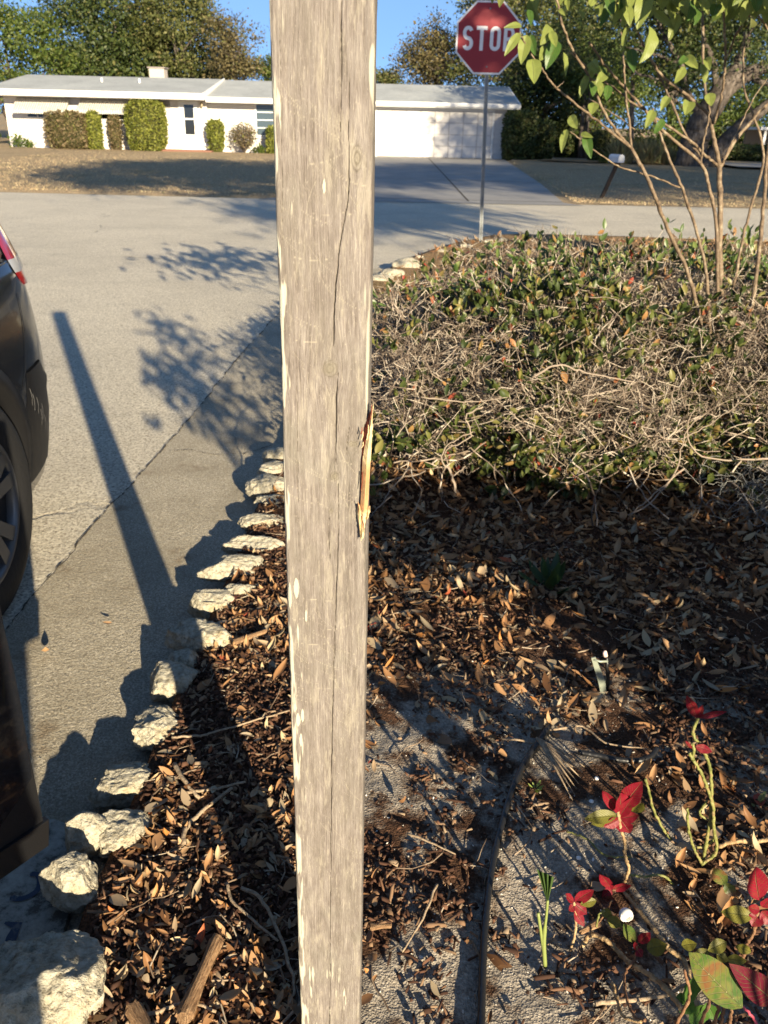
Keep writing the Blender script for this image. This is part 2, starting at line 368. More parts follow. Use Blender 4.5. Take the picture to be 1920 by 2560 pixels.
# ================================================================== WOODEN POST
PY = 0.815; PW = 0.089; PXC = -0.062; PH = 1.72
t = T('weathered_wood', 0.8, 0.25)
u = t.attr('grain'); pz = t.attr('along'); patch = t.attr('patch'); crk = t.attr('crack'); knot = t.attr('knot'); scr = t.attr('scratch')
cmb = t.new('ShaderNodeCombineXYZ'); t.link((u*1.0).v, cmb.inputs[0]); t.link((pz*0.035).v, cmb.inputs[1])
g1 = t.noise(cmb.outputs[0], 620, 5, 0.75); g2 = t.noise(cmb.outputs[0], 95, 5, 0.6); c = t.co(); blot = t.noise(t.co(scale=(1, 1, 0.3)), 34, 6, 0.7); fine = t.noise(t.co(scale=(1, 1, 0.25)), 900, 3, 0.7)
mid = t.noise(t.co(scale=(1, 1, 0.16)), 190, 5, 0.72)
a = t.ramp((g1*0.38)+(g2*0.27)+(mid*0.35), [(0.34, (0.06427, 0.05217, 0.04564)), (0.44, (0.1318, 0.111, 0.09837)), (0.53, (0.1928, 0.1686, 0.1535)), (0.64, (0.3021, 0.2742, 0.244))])
a = t.mix(blot.ss(0.44, 0.64)*0.5, a, (0.150, 0.132, 0.112)); a = t.mix(t.noise(t.co(scale=(1, 1, 0.16)), 75, 5, 0.75).ss(0.54, 0.62)*0.38, a, (0.31, 0.28, 0.225))
fl = t.noise(t.co(scale=(1, 1, 0.10)), 430, 3, .7); a = t.mix(fl.ss(.55, .68)*.28, a, (.40, .36, .29)); a = t.mix(fl.ss(.45, .33)*.3, a, (.085, .068, .054)); fz = t.noise(t.co(scale=(1, 1, 0.45)), 520, 3, .7); a = t.mix(fz.ss(.61, .70)*.28, a, (.46, .42, .34))
a = t.mix(t.noise(c, 14, 3).ss(0.5, 0.75)*0.2, a, (0.21, 0.21, 0.165))
a = t.mix(knot.m('MINIMUM', 1.0)*0.45, a, (0.19, 0.17, 0.12)); a = t.mix(scr*0.5, a, (0.42, 0.38, 0.29))
a = t.mix(patch, a, t.mix(fine, (0.36, 0.34, 0.275), (0.47, 0.45, 0.37))); a = t.mix(crk*0.8, a, (0.05, 0.037, 0.028))
t.col(a); t.bump((g1*0.5)+(fine*0.45)+(mid*0.6)+patch*0.4, 0.0012); WOOD = t.mat
nx_, nz_ = 150, 1350
xs = np.linspace(-PW/2, PW/2, nx_); zs = np.linspace(-0.05, PH, nz_); Zg, Xg = np.meshgrid(zs, xs, indexing='ij'); X1 = Xg.ravel(); Z1 = Zg.ravel()
def loc(px, py):      # photo pixel -> position on the post's front face
    p = D(px, py, PY); return p.x-PXC, p.z
knots = [(825, 922, .0070, .0078), (884, 1110, .0058, .0032), (836, 1191, .0042, .0050), (827, 1278, .0024, .0026), (892, 395, .0048, .011)]
disp = np.zeros_like(X1); grain = X1.copy(); kn = np.zeros_like(X1); crackm = np.zeros_like(X1)
for (kx, ky, ra, rb) in knots:
    x0, z0 = loc(kx, ky); dx = X1-x0; dz = Z1-z0; r = np.sqrt((dx/ra)**2+(dz/rb)**2)
    grain += np.sign(dx)*ra*-1.5*np.exp(-((dx/(ra*2.6))**2+(dz/(rb*3.4))**2)); mk = np.clip(1.25-r*0.8, 0, 1); mk = mk*mk*(3-2*mk); kn = np.maximum(kn, mk)
    rr = r+0.18*fbm(xyz(X1, Z1), 160, 3, 77); ring = (0.5+0.5*np.cos(rr*11))*np.exp(-(r/1.6)**2); disp -= 0.0006*ring**3; crackm = np.maximum(crackm, 0.55*ring**3); crackm = np.maximum(crackm, .75*np.clip(1.2-np.abs(rr-1.05)/.10, 0, 1)*(0.4+0.6*vn(xyz(X1, Z1), 400, 3)))
    grain = grain*(1-mk)+(r*ra*0.8+x0)*mk
grain += 0.0022*(vn(xyz(X1, Z1*0.18), 55, 4)-0.5)+0.004*(vn(xyz(X1*0.5, Z1*0.22), 22, 8)-0.5)
ridge = vn(xyz(grain, Z1*0.02), 300, 21)*0.6+vn(xyz(grain, Z1*0.03), 700, 22)*0.4
disp += 0.0007*(ridge-0.5)
def crackline(pts, wd, depth=0.004):
    global disp, crackm
    L = sorted([(loc(*p)[1], loc(*p)[0]) for p in pts]); zz = [q[0] for q in L]; xx = [q[1] for q in L]
    xc = np.interp(Z1, zz, xx)+0.0009*(vn(xyz(Z1*0, Z1), 55, 3)-0.5)+0.0004*(vn(xyz(Z1*0, Z1), 260, 6)-0.5); end = np.clip(np.minimum(Z1-zz[0], zz[-1]-Z1)/0.03, 0, 1)
    wdd = wd*end*(0.4+vn(xyz(Z1*0, Z1), 30, 9)); m_ = np.clip(1.3-np.abs(X1-xc)/(wdd+1e-5), 0, 1)*(end > 0); disp -= depth*m_; crackm = np.maximum(crackm, m_)
crackline([(855, -60), (854, 150), (852, 340)], .00045); crackline([(874, 130), (873, 300), (870, 500), (846, 640), (836, 760), (832, 905)], .00045)
crackline([(834, 922), (846, 930), (841, 1000), (840, 1100), (838, 1180)], .00065); crackline([(845, 1200), (846, 1330), (840, 1500), (832, 1750), (828, 2000), (826, 2300), (824, 2600)], .00042)
crackline([(823, 1240), (822, 1330), (826, 1420)], .0003); crackline([(876, 1050), (868, 1110), (864, 1160)], .0003); crackline([(700, 60), (706, 600)], .0002, .001); crackline([(742, 900), (748, 1500)], .0002, .001)
scm = np.zeros_like(X1); pr = random.Random(5)
for k in range(110):
    py_ = pr.choice([pr.uniform(1650, 1820), pr.uniform(1480, 1640), pr.uniform(1150, 1300), pr.uniform(200, 900), pr.uniform(1900, 2200)]); px_ = pr.uniform(720, 890); x0, z0 = loc(px_, py_)
    an = pr.gauss(-0.55, 0.35); ln = pr.uniform(.006, .022); dx = X1-x0; dz = Z1-z0; q = dx*math.cos(an)+dz*math.sin(an); p_ = -dx*math.sin(an)+dz*math.cos(an)
    m_ = (np.abs(q) < ln)*np.clip(1.2-np.abs(p_-8*q*q)/.00028, 0, 1); scm = np.maximum(scm, m_*pr.uniform(.4, 1)); disp -= 0.00015*m_
# flaked pale patches: mostly along the left edge
pat = np.zeros_like(X1); pe = PW/2
pl = [(692, 1045, .0028, .012), (703, 1290, .003, .013), (713, 1285, .002, .010), (741, 1470, .003, .012), (745, 1800, .003, .009), (756, 1790, .002, .010), (738, 1770, .002, .006), (725, 1490, .002, .016), (885, 70, .0, .0), (810, 468, .0015, .006),
      (752, 1850, .0022, .010), (765, 1540, .0014, .008)]
for (kx, ky, ra, rb) in pl:
    if ra == 0: continue
    x0, z0 = loc(kx, ky); r = np.abs((X1-x0)/ra)**2+np.abs((Z1-z0)/rb)**1.5+0.7*(fbm(xyz(X1, Z1*0.3), 320, 3, int(ky))-0.5); pat = np.maximum(pat, np.clip((1.1-r)*8, 0, 1))
edgef = np.clip((-(X1)-pe+0.020)/0.020, 0, 1)
nn = fbm(xyz(X1, Z1*0.10), 240, 3, 51); lowz = np.clip((0.95-Z1)/0.5, 0, 1)
pat = np.maximum(pat, np.clip((nn*0.75+edgef*0.36+lowz*0.03-0.70)*14, 0, 1)*(edgef > 0))
ed2 = np.clip((X1-pe+0.012)/0.012, 0, 1); pat = np.maximum(pat, np.clip((vn(xyz(X1, Z1*0.08), 260, 61)*0.7+ed2*0.4-0.80)*10, 0, 0.8)*(Z1 > 1.1))
low2 = np.clip((0.42-Z1)/0.1, 0, 1); pat = np.maximum(pat, np.clip((nn*0.8+low2*0.15-0.72)*14, 0, 1))
disp += 0.0003*pat
# edges worn round
er = 0.004; e = np.clip((np.abs(X1)-(pe-er))/er, 0, 1); disp -= er*(1-np.sqrt(np.clip(1-e*e, 0, 1)))
edgew = 0.0009*(vn(xyz(Z1*0, Z1), 14, 71)-0.5)+0.0012*(vn(xyz(Z1*0, Z1), 4, 72)-0.5)
XX = X1+edgew*np.sign(X1)*(np.abs(X1)/pe)**6
ez = np.interp(Z1, [D(900, 1560, PY).z, D(900, 1480, PY).z, D(900, 1345, PY).z, D(900, 1070, PY).z, D(900, 1050, PY).z], [0, .0015, .0038, .0036, 0]); XX = XX-ez*np.clip((X1-(pe-.010))/.010, 0, 1)*(.7+.6*vn(xyz(Z1*0, Z1), 200, 81))
root = empty('wooden_post', (PXC, PY+PW/2, 0), 'weathered grey square timber post with knots and a splintered right edge', 'post')
Vf = np.stack([PXC+XX, PY-disp, Z1], -1)
# side and back faces continue from the front grid: perimeter strips
def strip(a0, a1, ncol):      # from left/right front edge back
    out = []
    for j in range(1, ncol+1):
        q = j/ncol; out.append(np.stack([np.full(nz_, a0)+0.0006*(vn(xyz(zs*0+j, zs), 40, 5)-0.5), np.full(nz_, PY+er+(PW-2*er)*q), zs], -1))
    return out
i, j = np.meshgrid(np.arange(nz_-1), np.arange(nx_-1), indexing='ij'); a = (i*nx_+j).ravel(); Ff = np.stack([a, a+1, a+nx_+1, a+nx_], -1)
nV = len(Vf); side = [Vf]; Fs = [Ff]; gA = [grain]; zA = [Z1]
for sgn, col in ((1, nx_-1), (-1, 0)):
    cols = strip(PXC+sgn*pe, 0, 14); base_i = sum(len(q) for q in side); prev = np.arange(nz_)*nx_+col
    for kk, q in enumerate(cols):
        idx = base_i+kk*nz_+np.arange(nz_); side.append(q); gA.append(np.full(nz_, 0.1*sgn+0.006*kk)); zA.append(zs)
        f = np.stack([prev[:-1], idx[:-1], idx[1:], prev[1:]], -1); Fs.append(f if sgn > 0 else f[:, ::-1]); prev = idx
    if sgn > 0: rb_ = prev
    else: lb_ = prev
Fs.append(np.stack([rb_[:-1], lb_[:-1], lb_[1:], rb_[1:]], -1))
V = np.concatenate(side); F = np.concatenate(Fs)
# top: worn, closed
ti = (nz_-1)*nx_; F = np.concatenate([F, np.stack([np.arange(ti, ti+nx_-1), np.full(nx_-1, rb_[-1]), np.full(nx_-1, lb_[-1]), np.arange(ti+1, ti+nx_)], -1)[:0]])
timber = npmesh('timber', V, F, WOOD, root, True); me = timber.data; nA = len(V)
def setattr_(n_, arr):
    A_ = np.zeros(nA, np.float32); A_[:len(arr)] = arr; at = me.attributes.new(n_, 'FLOAT', 'POINT'); at.data.foreach_set('value', A_)
setattr_('grain', np.concatenate(gA)); setattr_('along', np.concatenate(zA)); setattr_('patch', pat); setattr_('crack', crackm); setattr_('knot', kn); setattr_('scratch', scm)
m = MB(); m.box((PXC-pe+.003, PY+.003, PH-.02), (PXC+pe-.003, PY+PW-.003, PH+.004)); m.build('end_cut', T('end_grain', .9, .1, (.3, .26, .19)).mat, root, bevel=.003)
# splinter on right edge
t = T('fresh_split_wood', 0.6, 0.3); c = t.co(scale=(1, 1, 0.04)); g_ = t.noise(c, 700, 4); x, y, z = t.xyz(t.co())
a = t.ramp(g_, [(0.3, (0.42, 0.22, 0.10)), (0.7, (0.52, 0.31, 0.16))]); pale = t.ramp(g_, [(0.3, (0.58, 0.44, 0.22)), (0.7, (0.76, 0.62, 0.38))])
a = t.mix(z.ss(1.078, 1.068), a, pale); a = t.mix(z.ss(1.118, 1.14), a, pale); t.col(a); t.bump(g_, 0.001); SPL = t.mat
RSP = T('red_heartwood', 0.8, 0.1); c = RSP.co(scale=(1, 1, .2)); RSP.col(RSP.ramp(RSP.noise(c, 500, 4), [(0.35, (0.09, 0.02, 0.012)), (0.6, (0.30, 0.08, 0.05)), (0.75, (0.45, 0.24, 0.16))])); RSP.bump(RSP.noise(c, 500, 4), 0.003)
sx = PXC+pe
def outline(rows, yb, name, mat):   # rows: (py, pxL, pxR) in photo pixels
    V = []; F = []; rr = []
    for k in range(len(rows)-1):
        for q in np.linspace(0, 1, 8, endpoint=False): rr.append([rows[k][i]*(1-q)+rows[k+1][i]*q for i in range(3)])
    rr.append(rows[-1])
    for k, (py_, a_, b_) in enumerate(rr):
        jit = random.uniform(-.0009, .0009) if 0 < k < len(rr)-1 else 0; L = D(a_, py_, yb); Rr = D(b_, py_, yb)
        V += [(L.x, yb+.002, L.z), ((L.x+Rr.x)/2, yb-.003+jit, L.z), (Rr.x+jit*.7, yb+.001, L.z), (Rr.x, yb+.020*min(1, .15+2*k/len(rr)), L.z), (L.x, yb+.022*min(1, .15+2*k/len(rr)), L.z)]
        if k:
            b = (k-1)*5
            for j in range(5): F.append((b+j, b+(j+1) % 5, b+5+(j+1) % 5, b+5+j))
    F += [(4, 3, 2, 1, 0), tuple(len(V)-5+j for j in range(5))]
    mm = MB(); mm.add(V, F); return mm.build(name, mat, root)
outline([(1008, 932, 934), (1040, 926, 932), (1090, 917, 930), (1150, 906, 927), (1230, 903, 922), (1275, 900, 918), (1310, 901, 912), (1345, 903, 909)], PY-.007, 'splinter', SPL)
outline([(1030, 925, 929), (1070, 910, 922), (1100, 906, 918), (1140, 903, 914), (1200, 901, 909), (1230, 901, 906)], PY-.002, 'heartwood', RSP.mat)
outline([(1262, 894, 899), (1280, 891, 903), (1295, 893, 902), (1325, 898, 903), (1345, 900, 903)], PY-.005, 'wood_flake', SPL)
outline([(1268, 916, 920), (1280, 916, 925), (1290, 916, 922), (1298, 915, 919)], PY-.004, 'wood_flake', SPL)

for k, (a, b, w_) in enumerate([((905, 1068), (902, 1085), 1.6), ((908, 1078), (903, 1100), 1.2), ((904, 1120), (908, 1105), 1.0), ((929, 1012), (925, 1050), 1.0), ((921, 1062), (917, 1100), 1.3), ((912, 1200), (914, 1150), 1.0), ((903, 1225), (906, 1180), 1.2), ((895, 1255), (899, 1285), 1.5), ((901, 1300), (898, 1262), 1.5), ((908, 1330), (905, 1290), 1.5), ((903, 1352), (905, 1320), 1.4)]):
    A_ = D(a[0], a[1], PY-.009); B_ = D(b[0], b[1], PY-.008); m = MB(); m.tube([A_, A_.lerp(B_, .5)+Vector((.0008, -.001, 0)), B_], [.0003, .0004*w_, .00045*w_], 5); m.build('wood_fibre', SPL if k % 3 else RSP.mat, root)
# ================================================================== LIMESTONE EDGING ROCKS
t = T('limestone', 0.95, 0.1); c = t.co(); n1 = t.noise(c, 14, 5, 0.65); n2 = t.noise(c, 70, 5, 0.7); ob = t.obr()
a = t.ramp(n2, [(0.28, (0.187, 0.1615, 0.1105)), (0.5, (0.425, 0.391, 0.306)), (0.7, (0.561, 0.527, 0.4335))])
a = t.mix(n1.ss(0.5, 0.7)*0.5, a, t.mix(ob, (0.50, 0.46, 0.38), (0.42, 0.30, 0.13)))
a = t.mix(t.noise(c, 30, 4, 0.7).ss(0.60, 0.70)*0.7, a, (0.10, 0.085, 0.06)); zz = t.vor(c, 60)
t.col(a); t.bump((n2*0.8)+(n1*0.5)+(t.noise(c, 240, 3)*0.35)+zz*0.5, 0.012); LIME = t.mat
def rock(name, label, loc_, size, seed, sub=5, group='limestone rocks edging the bed', rz=0):
    bm = bmesh.new(); bmesh.ops.create_icosphere(bm, subdivisions=sub, radius=1); P = np.array([v.co[:] for v in bm.verts]); off = seed*7.31
    Q = P+off
    rr_ = np.random.default_rng(seed+100)
    for k in range(16):
        nn3 = rr_.normal(0, 1, 3); nn3 /= np.linalg.norm(nn3); lim = rr_.uniform(.62, .88); ex = np.maximum(P@nn3-lim, 0); P = P-ex[:, None]*nn3*.92
    r = 1+0.55*(fbm(Q, 1.1, 3, seed)-0.5)
    rid = 1-np.abs(2*fbm(Q, 2.3, 4, seed+5)-1); r += 0.36*(rid-0.75)*np.clip(fbm(Q, 1.7, 2, seed+3)*2.4-.5, .1, 1.3); r += 0.10*(fbm(Q, 9, 4, seed+9, .6)-0.5)
    pits = fbm(Q, 4.2, 2, seed+13); r -= 0.35*np.clip(pits-0.63, 0, 1)
    P2 = P*r[:, None]; P2 = np.sign(P2)*np.abs(P2)**0.93
    P2 = P2*np.array(size)*0.5; cz, sz = math.cos(rz), math.sin(rz); P2 = np.stack([P2[:, 0]*cz-P2[:, 1]*sz, P2[:, 0]*sz+P2[:, 1]*cz, P2[:, 2]], -1)
    for v, q in zip(bm.verts, P2): v.co = q
    me = bpy.data.meshes.new(name); bm.to_mesh(me); bm.free(); o = link(name, me, LIME, None, True); o.location = loc_
    return tag(o, label, 'rock', group)
def rk(dx, dy, wdt, hgt, dep, lab, seed, sub=5, rz=0, z=None):
    """(dx,dy) centre of the rock in display px of the photo"""
    wdt *= 1.2; hgt *= 1.1; z = hgt*0.38+0.02 if z is None else z; p = G(dx*1.1574, dy*1.1574, z); rock('limestone_rock', lab, p, (wdt, dep, hgt), seed, sub, rz=rz)
rk(70, 2130, .20, .15, .24, 'largest pale limestone boulder at the bottom left corner, left half in shade', 1, 6)
rk(160, 1905, .095, .11, .12, 'limestone rock just above the corner boulder, only its right side sunlit', 2, 6)
rk(185, 1800, .085, .10, .10, 'grey pitted rock lying in shade left of a bright cracked rock', 3, 5)
rk(268, 1798, .11, .085, .12, 'bright cream cracked rock with dark hollows above the shaded pitted rock', 4, 6)
rk(270, 1695, .145, .075, .11, 'yellowish ridged rock partly buried under bark, below the brown hollowed rock', 5, 6, .4)
rk(342, 1572, .13, .085, .13, 'yellow brown rock with a dark hollow on top, at a gap in the row', 6, 6, .5)
rk(378, 1475, .12, .10, .13, 'shaded grey rock with one small sunlit patch, crossed by post shadow', 7, 5)
rk(402, 1430, .08, .08, .10, 'small fully shaded grey rock wedged against the half lit rock', 8, 5)
rk(438, 1375, .18, .10, .14, 'broad pale rock half in the post shadow and half sunlit', 9, 6)
rk(452, 1308, .13, .09, .10, 'rounded white rock directly above the half shaded broad rock', 10, 5)
rk(515, 1282, .11, .07, .09, 'low white rock with brown leaves in front, right of the rounded white rock', 11, 5)
rk(500, 1232, .19, .09, .11, 'wide flat white rock with wavy ridges where the row narrows', 12, 5, .2)
rk(546, 1180, .19, .08, .11, 'smooth white rock next above the wide ridged rock', 13, 5)
rk(562, 1130, .18, .08, .10, 'cream rock with brown leaves behind it, touching the post outline', 14, 5)
rk(588, 1088, .15, .06, .09, 'small cream rock barely showing left of the post beside the mulch', 15, 5)
rk(578, 1050, .16, .10, .12, 'yellowish rock beside the post, with a rounded crown', 16, 5)
rk(598, 1018, .15, .08, .10, 'small white rock peeking out left of the post under the farthest visible one', 17, 4)
rk(602, 985, .16, .08, .10, 'farthest rock visible left of the post, mostly shaded', 18, 4)
for k, (x_, y_, s_, lb) in enumerate([(823, 606, .30, 'pale kerb rock in shade touching the right side of the post, at the road curve'), (842, 595, .33, 'pale kerb rock second from the post where the bed meets the road'), (878, 574, .42, 'largest white kerb rock at the road curve, fully sunlit'),
        (905, 558, .20, 'small kerb rock just right of the largest white kerb rock'), (957, 545, .24, 'kerb rock midway between the big white one and the sign pole'), (1006, 534, .28, 'kerb rock left of the stop sign pole base'), (1052, 524, .30, 'kerb rock right of the stop sign pole base'), (1085, 520, .22, 'small kerb rock farthest right along the road edge')]):
    s_ *= .62 if k > 2 else .9; p = G(x_*1.1574, y_*1.1574, .06); rock('kerb_rock', lb, p, (s_, s_*.8, s_*.55), 40+k, 4, 'kerb rocks at the road curve')

# painted concrete pad under the open car door
t = T('painted_concrete', 0.8, 0.2); c = t.co(); n1 = t.noise(c, 22, 6, 0.75); t.col(t.ramp(n1, [(0.40, (0.10, 0.09, 0.075)), (0.48, (0.27, 0.265, 0.23)), (0.62, (0.38, 0.37, 0.32))])); t.bump(n1, 0.004); PAD = t.mat
root = empty('number_slab', (-0.8, 1.1, 0), 'pale painted concrete slab with dark blue curved strokes under the car door', 'slab')
m = MB(); m.prism([(-1.25, 0.75, 0.005), (-0.56, 0.75, 0.005), (-0.62, 1.36, 0.005), (-0.72, 1.40, .005), (-1.25, 1.22, 0.005)], (0, 0, .02)); m.build('slab', PAD, root, bevel=.003)
BL = T('dark_blue_paint', 0.6, 0.3); c = BL.co(); BL.col(BL.mix(BL.noise(c, 60, 5, .7).ss(.5, .62)*.5, (0.035, 0.05, 0.085), (0.2, 0.2, 0.18))); BLM = BL.mat
arc = [G(q[0]*400/1341, 1900+q[1]*400/1341, .027) for q in [(250, 955), (310, 960), (335, 1000), (325, 1070), (280, 1120), (210, 1155), (140, 1165), (85, 1150)]]
def ribbon(pts, w_, z):
    V = []; F = []
    for i, p in enumerate(pts):
        a = Vector(pts[max(i-1, 0)]); b = Vector(pts[min(i+1, len(pts)-1)]); d = (b-a); d.z = 0; d.normalize(); nn_ = Vector((-d.y, d.x, 0))*w_/2*(0.25 if i in (0, len(pts)-1) else 1)
        V += [(p[0]+nn_.x, p[1]+nn_.y, z), (p[0]-nn_.x, p[1]-nn_.y, z)]
        if i: F.append((2*i-2, 2*i-1, 2*i+1, 2*i))
    return V, F
m = MB(); m.add(*ribbon(smoothpts(arc, 4), .012, .0275)); m.build('painted_stroke', BLM, root)
ang = [G(q[0]*400/1341, 1900+q[1]*400/1341, .027) for q in [(40, 1365), (145, 1385), (100, 1480), (60, 1600), (20, 1740)]]
m = MB(); m.add(*ribbon([tuple(p) for p in ang], .020, .0275)); m.build('painted_stroke', BLM, root)

# ================================================================== LITTER
LEAF = leafmat('dry_leaf', [(0, (0.08754, 0.04215, 0.0193)), (0.2, (0.1926, 0.09694, 0.04246)), (0.45, (0.3151, 0.1686, 0.07722)), (0.65, (0.3852, 0.2444, 0.1313)), (0.8, (0.2626, 0.2107, 0.1467)), (0.92, (0.4376, 0.3372, 0.2008)), (0.98, (0.3939, 0.1686, 0.04633)), (1, (0.3327, 0.05901, 0.03861))], 0.55, 0.06, spec=0.25)
def scatter_leaves(name, pts, size, mat, lift=(0.0, 0.03), tilt=0.35, label=None, yaw=None):
    obs = []; n = len(pts); var = rng.integers(0, 8, n); VV = []; FF = []; b = 0
    tm = [leaf_tmpl(6, 0.4, .15, .30, .9), leaf_tmpl(6, -0.8, .15, .28, 1.0), leaf_tmpl(6, 0.9, .5, .30, .85), leaf_tmpl(6, -0.4, .8, .24, .95), leaf_tmpl(6, -1.3, .3, .30, .9), leaf_tmpl(6, .15, .1, .44, .75), leaf_tmpl(6, 1.9, .9, .30, .8), (leaf_tmpl(6, -.3, .3, .40, .6)[0]*[1, .55, 1], *leaf_tmpl(6, -.3, .3, .40, .6)[1:])]
    for k in range(8):
        q = pts[var == k]; nk = len(q); tl_ = np.where(rng.random(nk) < .18, 2.4, .7); z = bed_z(q[:, 0], q[:, 1])+rng.uniform(lift[0], lift[1], nk) if q.shape[1] == 2 else q[:, 2]
        P = xyz(q[:, 0], q[:, 1], z); s = size*np.clip(rng.lognormal(-.12, .42, nk), .3, 1.55); V, F = inst(tm[k][0]-[0, .5, 0], tm[k][1], P, rots(nk, 1.0, roll=rng.normal(0, 1, nk)*tilt*tl_, tscale=tilt*tl_), s); VV.append(V); FF.append(F+b); b += len(V)
    o = npmesh(name, np.concatenate(VV), np.concatenate(FF), mat, None, True); return tag(o, label, 'leaf litter', kind='stuff')
def dens(n, x0, x1, y0, y1, f):
    q = np.stack([rng.uniform(x0, x1, n), rng.uniform(y0, y1, n)], -1); return q[rng.uniform(0, 1, n) < f(q[:, 0], q[:, 1])]
stub = lambda x, y: np.clip((y-1.72+0.5*(fbm(xyz(x, y), 3, 3, 8)-.5))/0.18, 0, 1)*(x > -0.3)
def fR(x, y):
    d = stub(x, y); pl_ = .6*np.exp(-(((x-.80)/.16)**2+((y-1.28)/.12)**2))+0.8*np.exp(-(((x-1.05)/.3)**2+((y-1.5)/.22)**2)); return np.clip(np.maximum(d*np.clip(.35+2.8*(fbm(xyz(x, y), 6, 3, 77)-.33)+.5*(y > 2.3), .15, 1), pl_*1.1), 0.02, 1)
scatter_leaves('leaf_litter', dens(30000, -.45, 2.6, 0.8, 4.6, lambda x, y: fR(x, y)*(x > edge_x(y)+.06)*np.where(y > 3.2, .6, 1)), .049, LEAF, (0, .016), .22, 'brown fallen oak leaves carpeting the ground under the hedge')
def fL(x, y): return (x > edge_x(y)+.05)*np.clip(1-(x+.14-0.02*y)/0.14, 0, 1)*np.clip(.30+3.0*(fbm(xyz(x, y), 6, 3, 12)-.45)+.45*(y < 1.3), .05, 1)
scatter_leaves('leaf_litter', dens(9000, -.55, .1, 0.7, 3.2, fL), .034, LEAF, (0.0, .018), .30, 'tan leaves and chips between the edging rocks and the post')
scatter_leaves('leaf_litter', dens(5000, -.2, 6, 5.0, 12, lambda x, y: (x > edge_x(y)+.1)*1.0), .07, LEAF, (0, .03), .3, 'brown leaves scattered on the ground behind the hedge')
# bark mulch chips
t = T('bark_mulch', 0.85, 0.2); i_ = t.isl(); c = t.co(scale=(1, 1, 1)); t.col(t.mix(t.noise(c, 300, 3)*.5, t.ramp(i_, [(0, (0.022, 0.011, 0.008)), (0.4, (0.075, 0.036, 0.022)), (0.7, (0.15, 0.075, 0.045)), (0.9, (0.27, 0.17, 0.10)), (1, (0.36, 0.27, 0.18))]), (0.05, 0.026, 0.017))); MUL = t.mat
def chips(name, pts, sl, sw, lab):
    n = len(pts); tv = np.array([(-.5, -.5, 0), (.5, -.42, 0), (.38, .5, .1), (-.3, .44, .05), (-.4, -.4, 1), (.4, -.36, .9), (.3, .4, 1), (-.28, .38, .8)])
    tf = [(4, 5, 6, 7), (0, 1, 5, 4), (1, 2, 6, 5), (2, 3, 7, 6), (3, 0, 4, 7)]
    L = sl*rng.lognormal(0, .5, n); V, F = inst(tv, tf, xyz(pts[:, 0], pts[:, 1], bed_z(pts[:, 0], pts[:, 1])+rng.uniform(-.002, .012, n)), rots(n, .3), np.stack([sw*rng.lognormal(0, .4, n), L, .004*rng.lognormal(0, .4, n)], -1))
    o = npmesh(name, V, F, MUL); return tag(o, lab, 'mulch', kind='stuff')
def fM(x, y):
    l = np.clip(1-(x+.13)/0.08, 0, 1); r_ = np.clip((fbm(xyz(x, y), 5, 4, 41)-.55)*8, 0, 1)*.8; rr = np.clip(1-np.abs(x-np.interp(y, [.9, 1.3, 1.7], [.10, .11, .28]))/.05, 0, 1)*.6
    return (x > edge_x(y)+.03)*np.maximum(np.maximum(l, r_), rr)
chips('leaf_crumbs', dens(34000, -.55, 1.9, 0.8, 3.3, lambda x, y: (x > edge_x(y)+.04)*np.clip(fR(x, y)+(x < -.1)*.6, .05, 1)), .009, .004, 'crumbled leaf and bark fragments between the fallen leaves')
chips('bark_mulch', dens(52000, -.58, 1.9, 0.75, 2.9, fM), .017, .0045, 'dark shredded bark mulch over the planting bed')
# shell grit and pebbles
t = T('shell_bits', 0.5, 0.4); t.col(t.ramp(t.isl(), [(0, (0.35, 0.31, 0.26)), (.5, (0.62, 0.58, 0.52)), (1, (0.85, 0.83, 0.78))])); 
q = dens(2600, -.45, 1.9, .8, 2.2, lambda x, y: .9+0*x); bm = bmesh.new(); bmesh.ops.create_icosphere(bm, subdivisions=1, radius=.5); tv = np.array([v.co[:] for v in bm.verts]); tf = np.array([[v.index for v in f.verts] for f in bm.faces]); bm.free()
n = len(q); s_ = .0022*rng.lognormal(0, .55, n); V, F = inst(tv, tf, xyz(q[:, 0], q[:, 1], bed_z(q[:, 0], q[:, 1])+s_*.2), rots(n, 1), np.stack([s_*1.5, s_, s_*.6], -1))
tag(npmesh('shell_grit', V, F, t.mat), 'white shell and grit fragments in the sandy soil', 'grit', kind='stuff')
# fine twigs in the litter
t = T('dry_twig', 0.8, 0.15); t.col(t.ramp(t.isl(), [(0, (0.12, 0.085, 0.06)), (.5, (0.27, 0.20, 0.14)), (1, (0.45, 0.38, 0.29))])); TWG = t.mat
P0 = []; P1 = []; R0 = []
for k in range(650):
    x_ = rng.uniform(-.5, 1.9); y_ = rng.uniform(.8, 3.1)
    if x_ < edge_x(y_)+.06 or (x_ > 0 and y_ < 1.7 and rng.random() < .6): continue
    a_ = rng.uniform(0, 6.28); p = np.array([x_, y_, float(bed_z([x_], [y_])[0])+.012]); r_ = rng.uniform(.0007, .0018)
    for s_ in range(rng.integers(2, 6)):
        a_ += rng.normal(0, .35); st_ = rng.uniform(.015, .035); q_ = p+np.array([math.cos(a_)*st_, math.sin(a_)*st_, rng.normal(0, .003)]); P0.append(p); P1.append(q_); R0.append(r_); p = q_
V, F = segs(P0, P1, R0, np.array(R0)*.9, 5); tag(npmesh('fallen_twigs', V, F, TWG), 'thin dry twigs scattered through the leaf litter', 'twigs', kind='stuff')

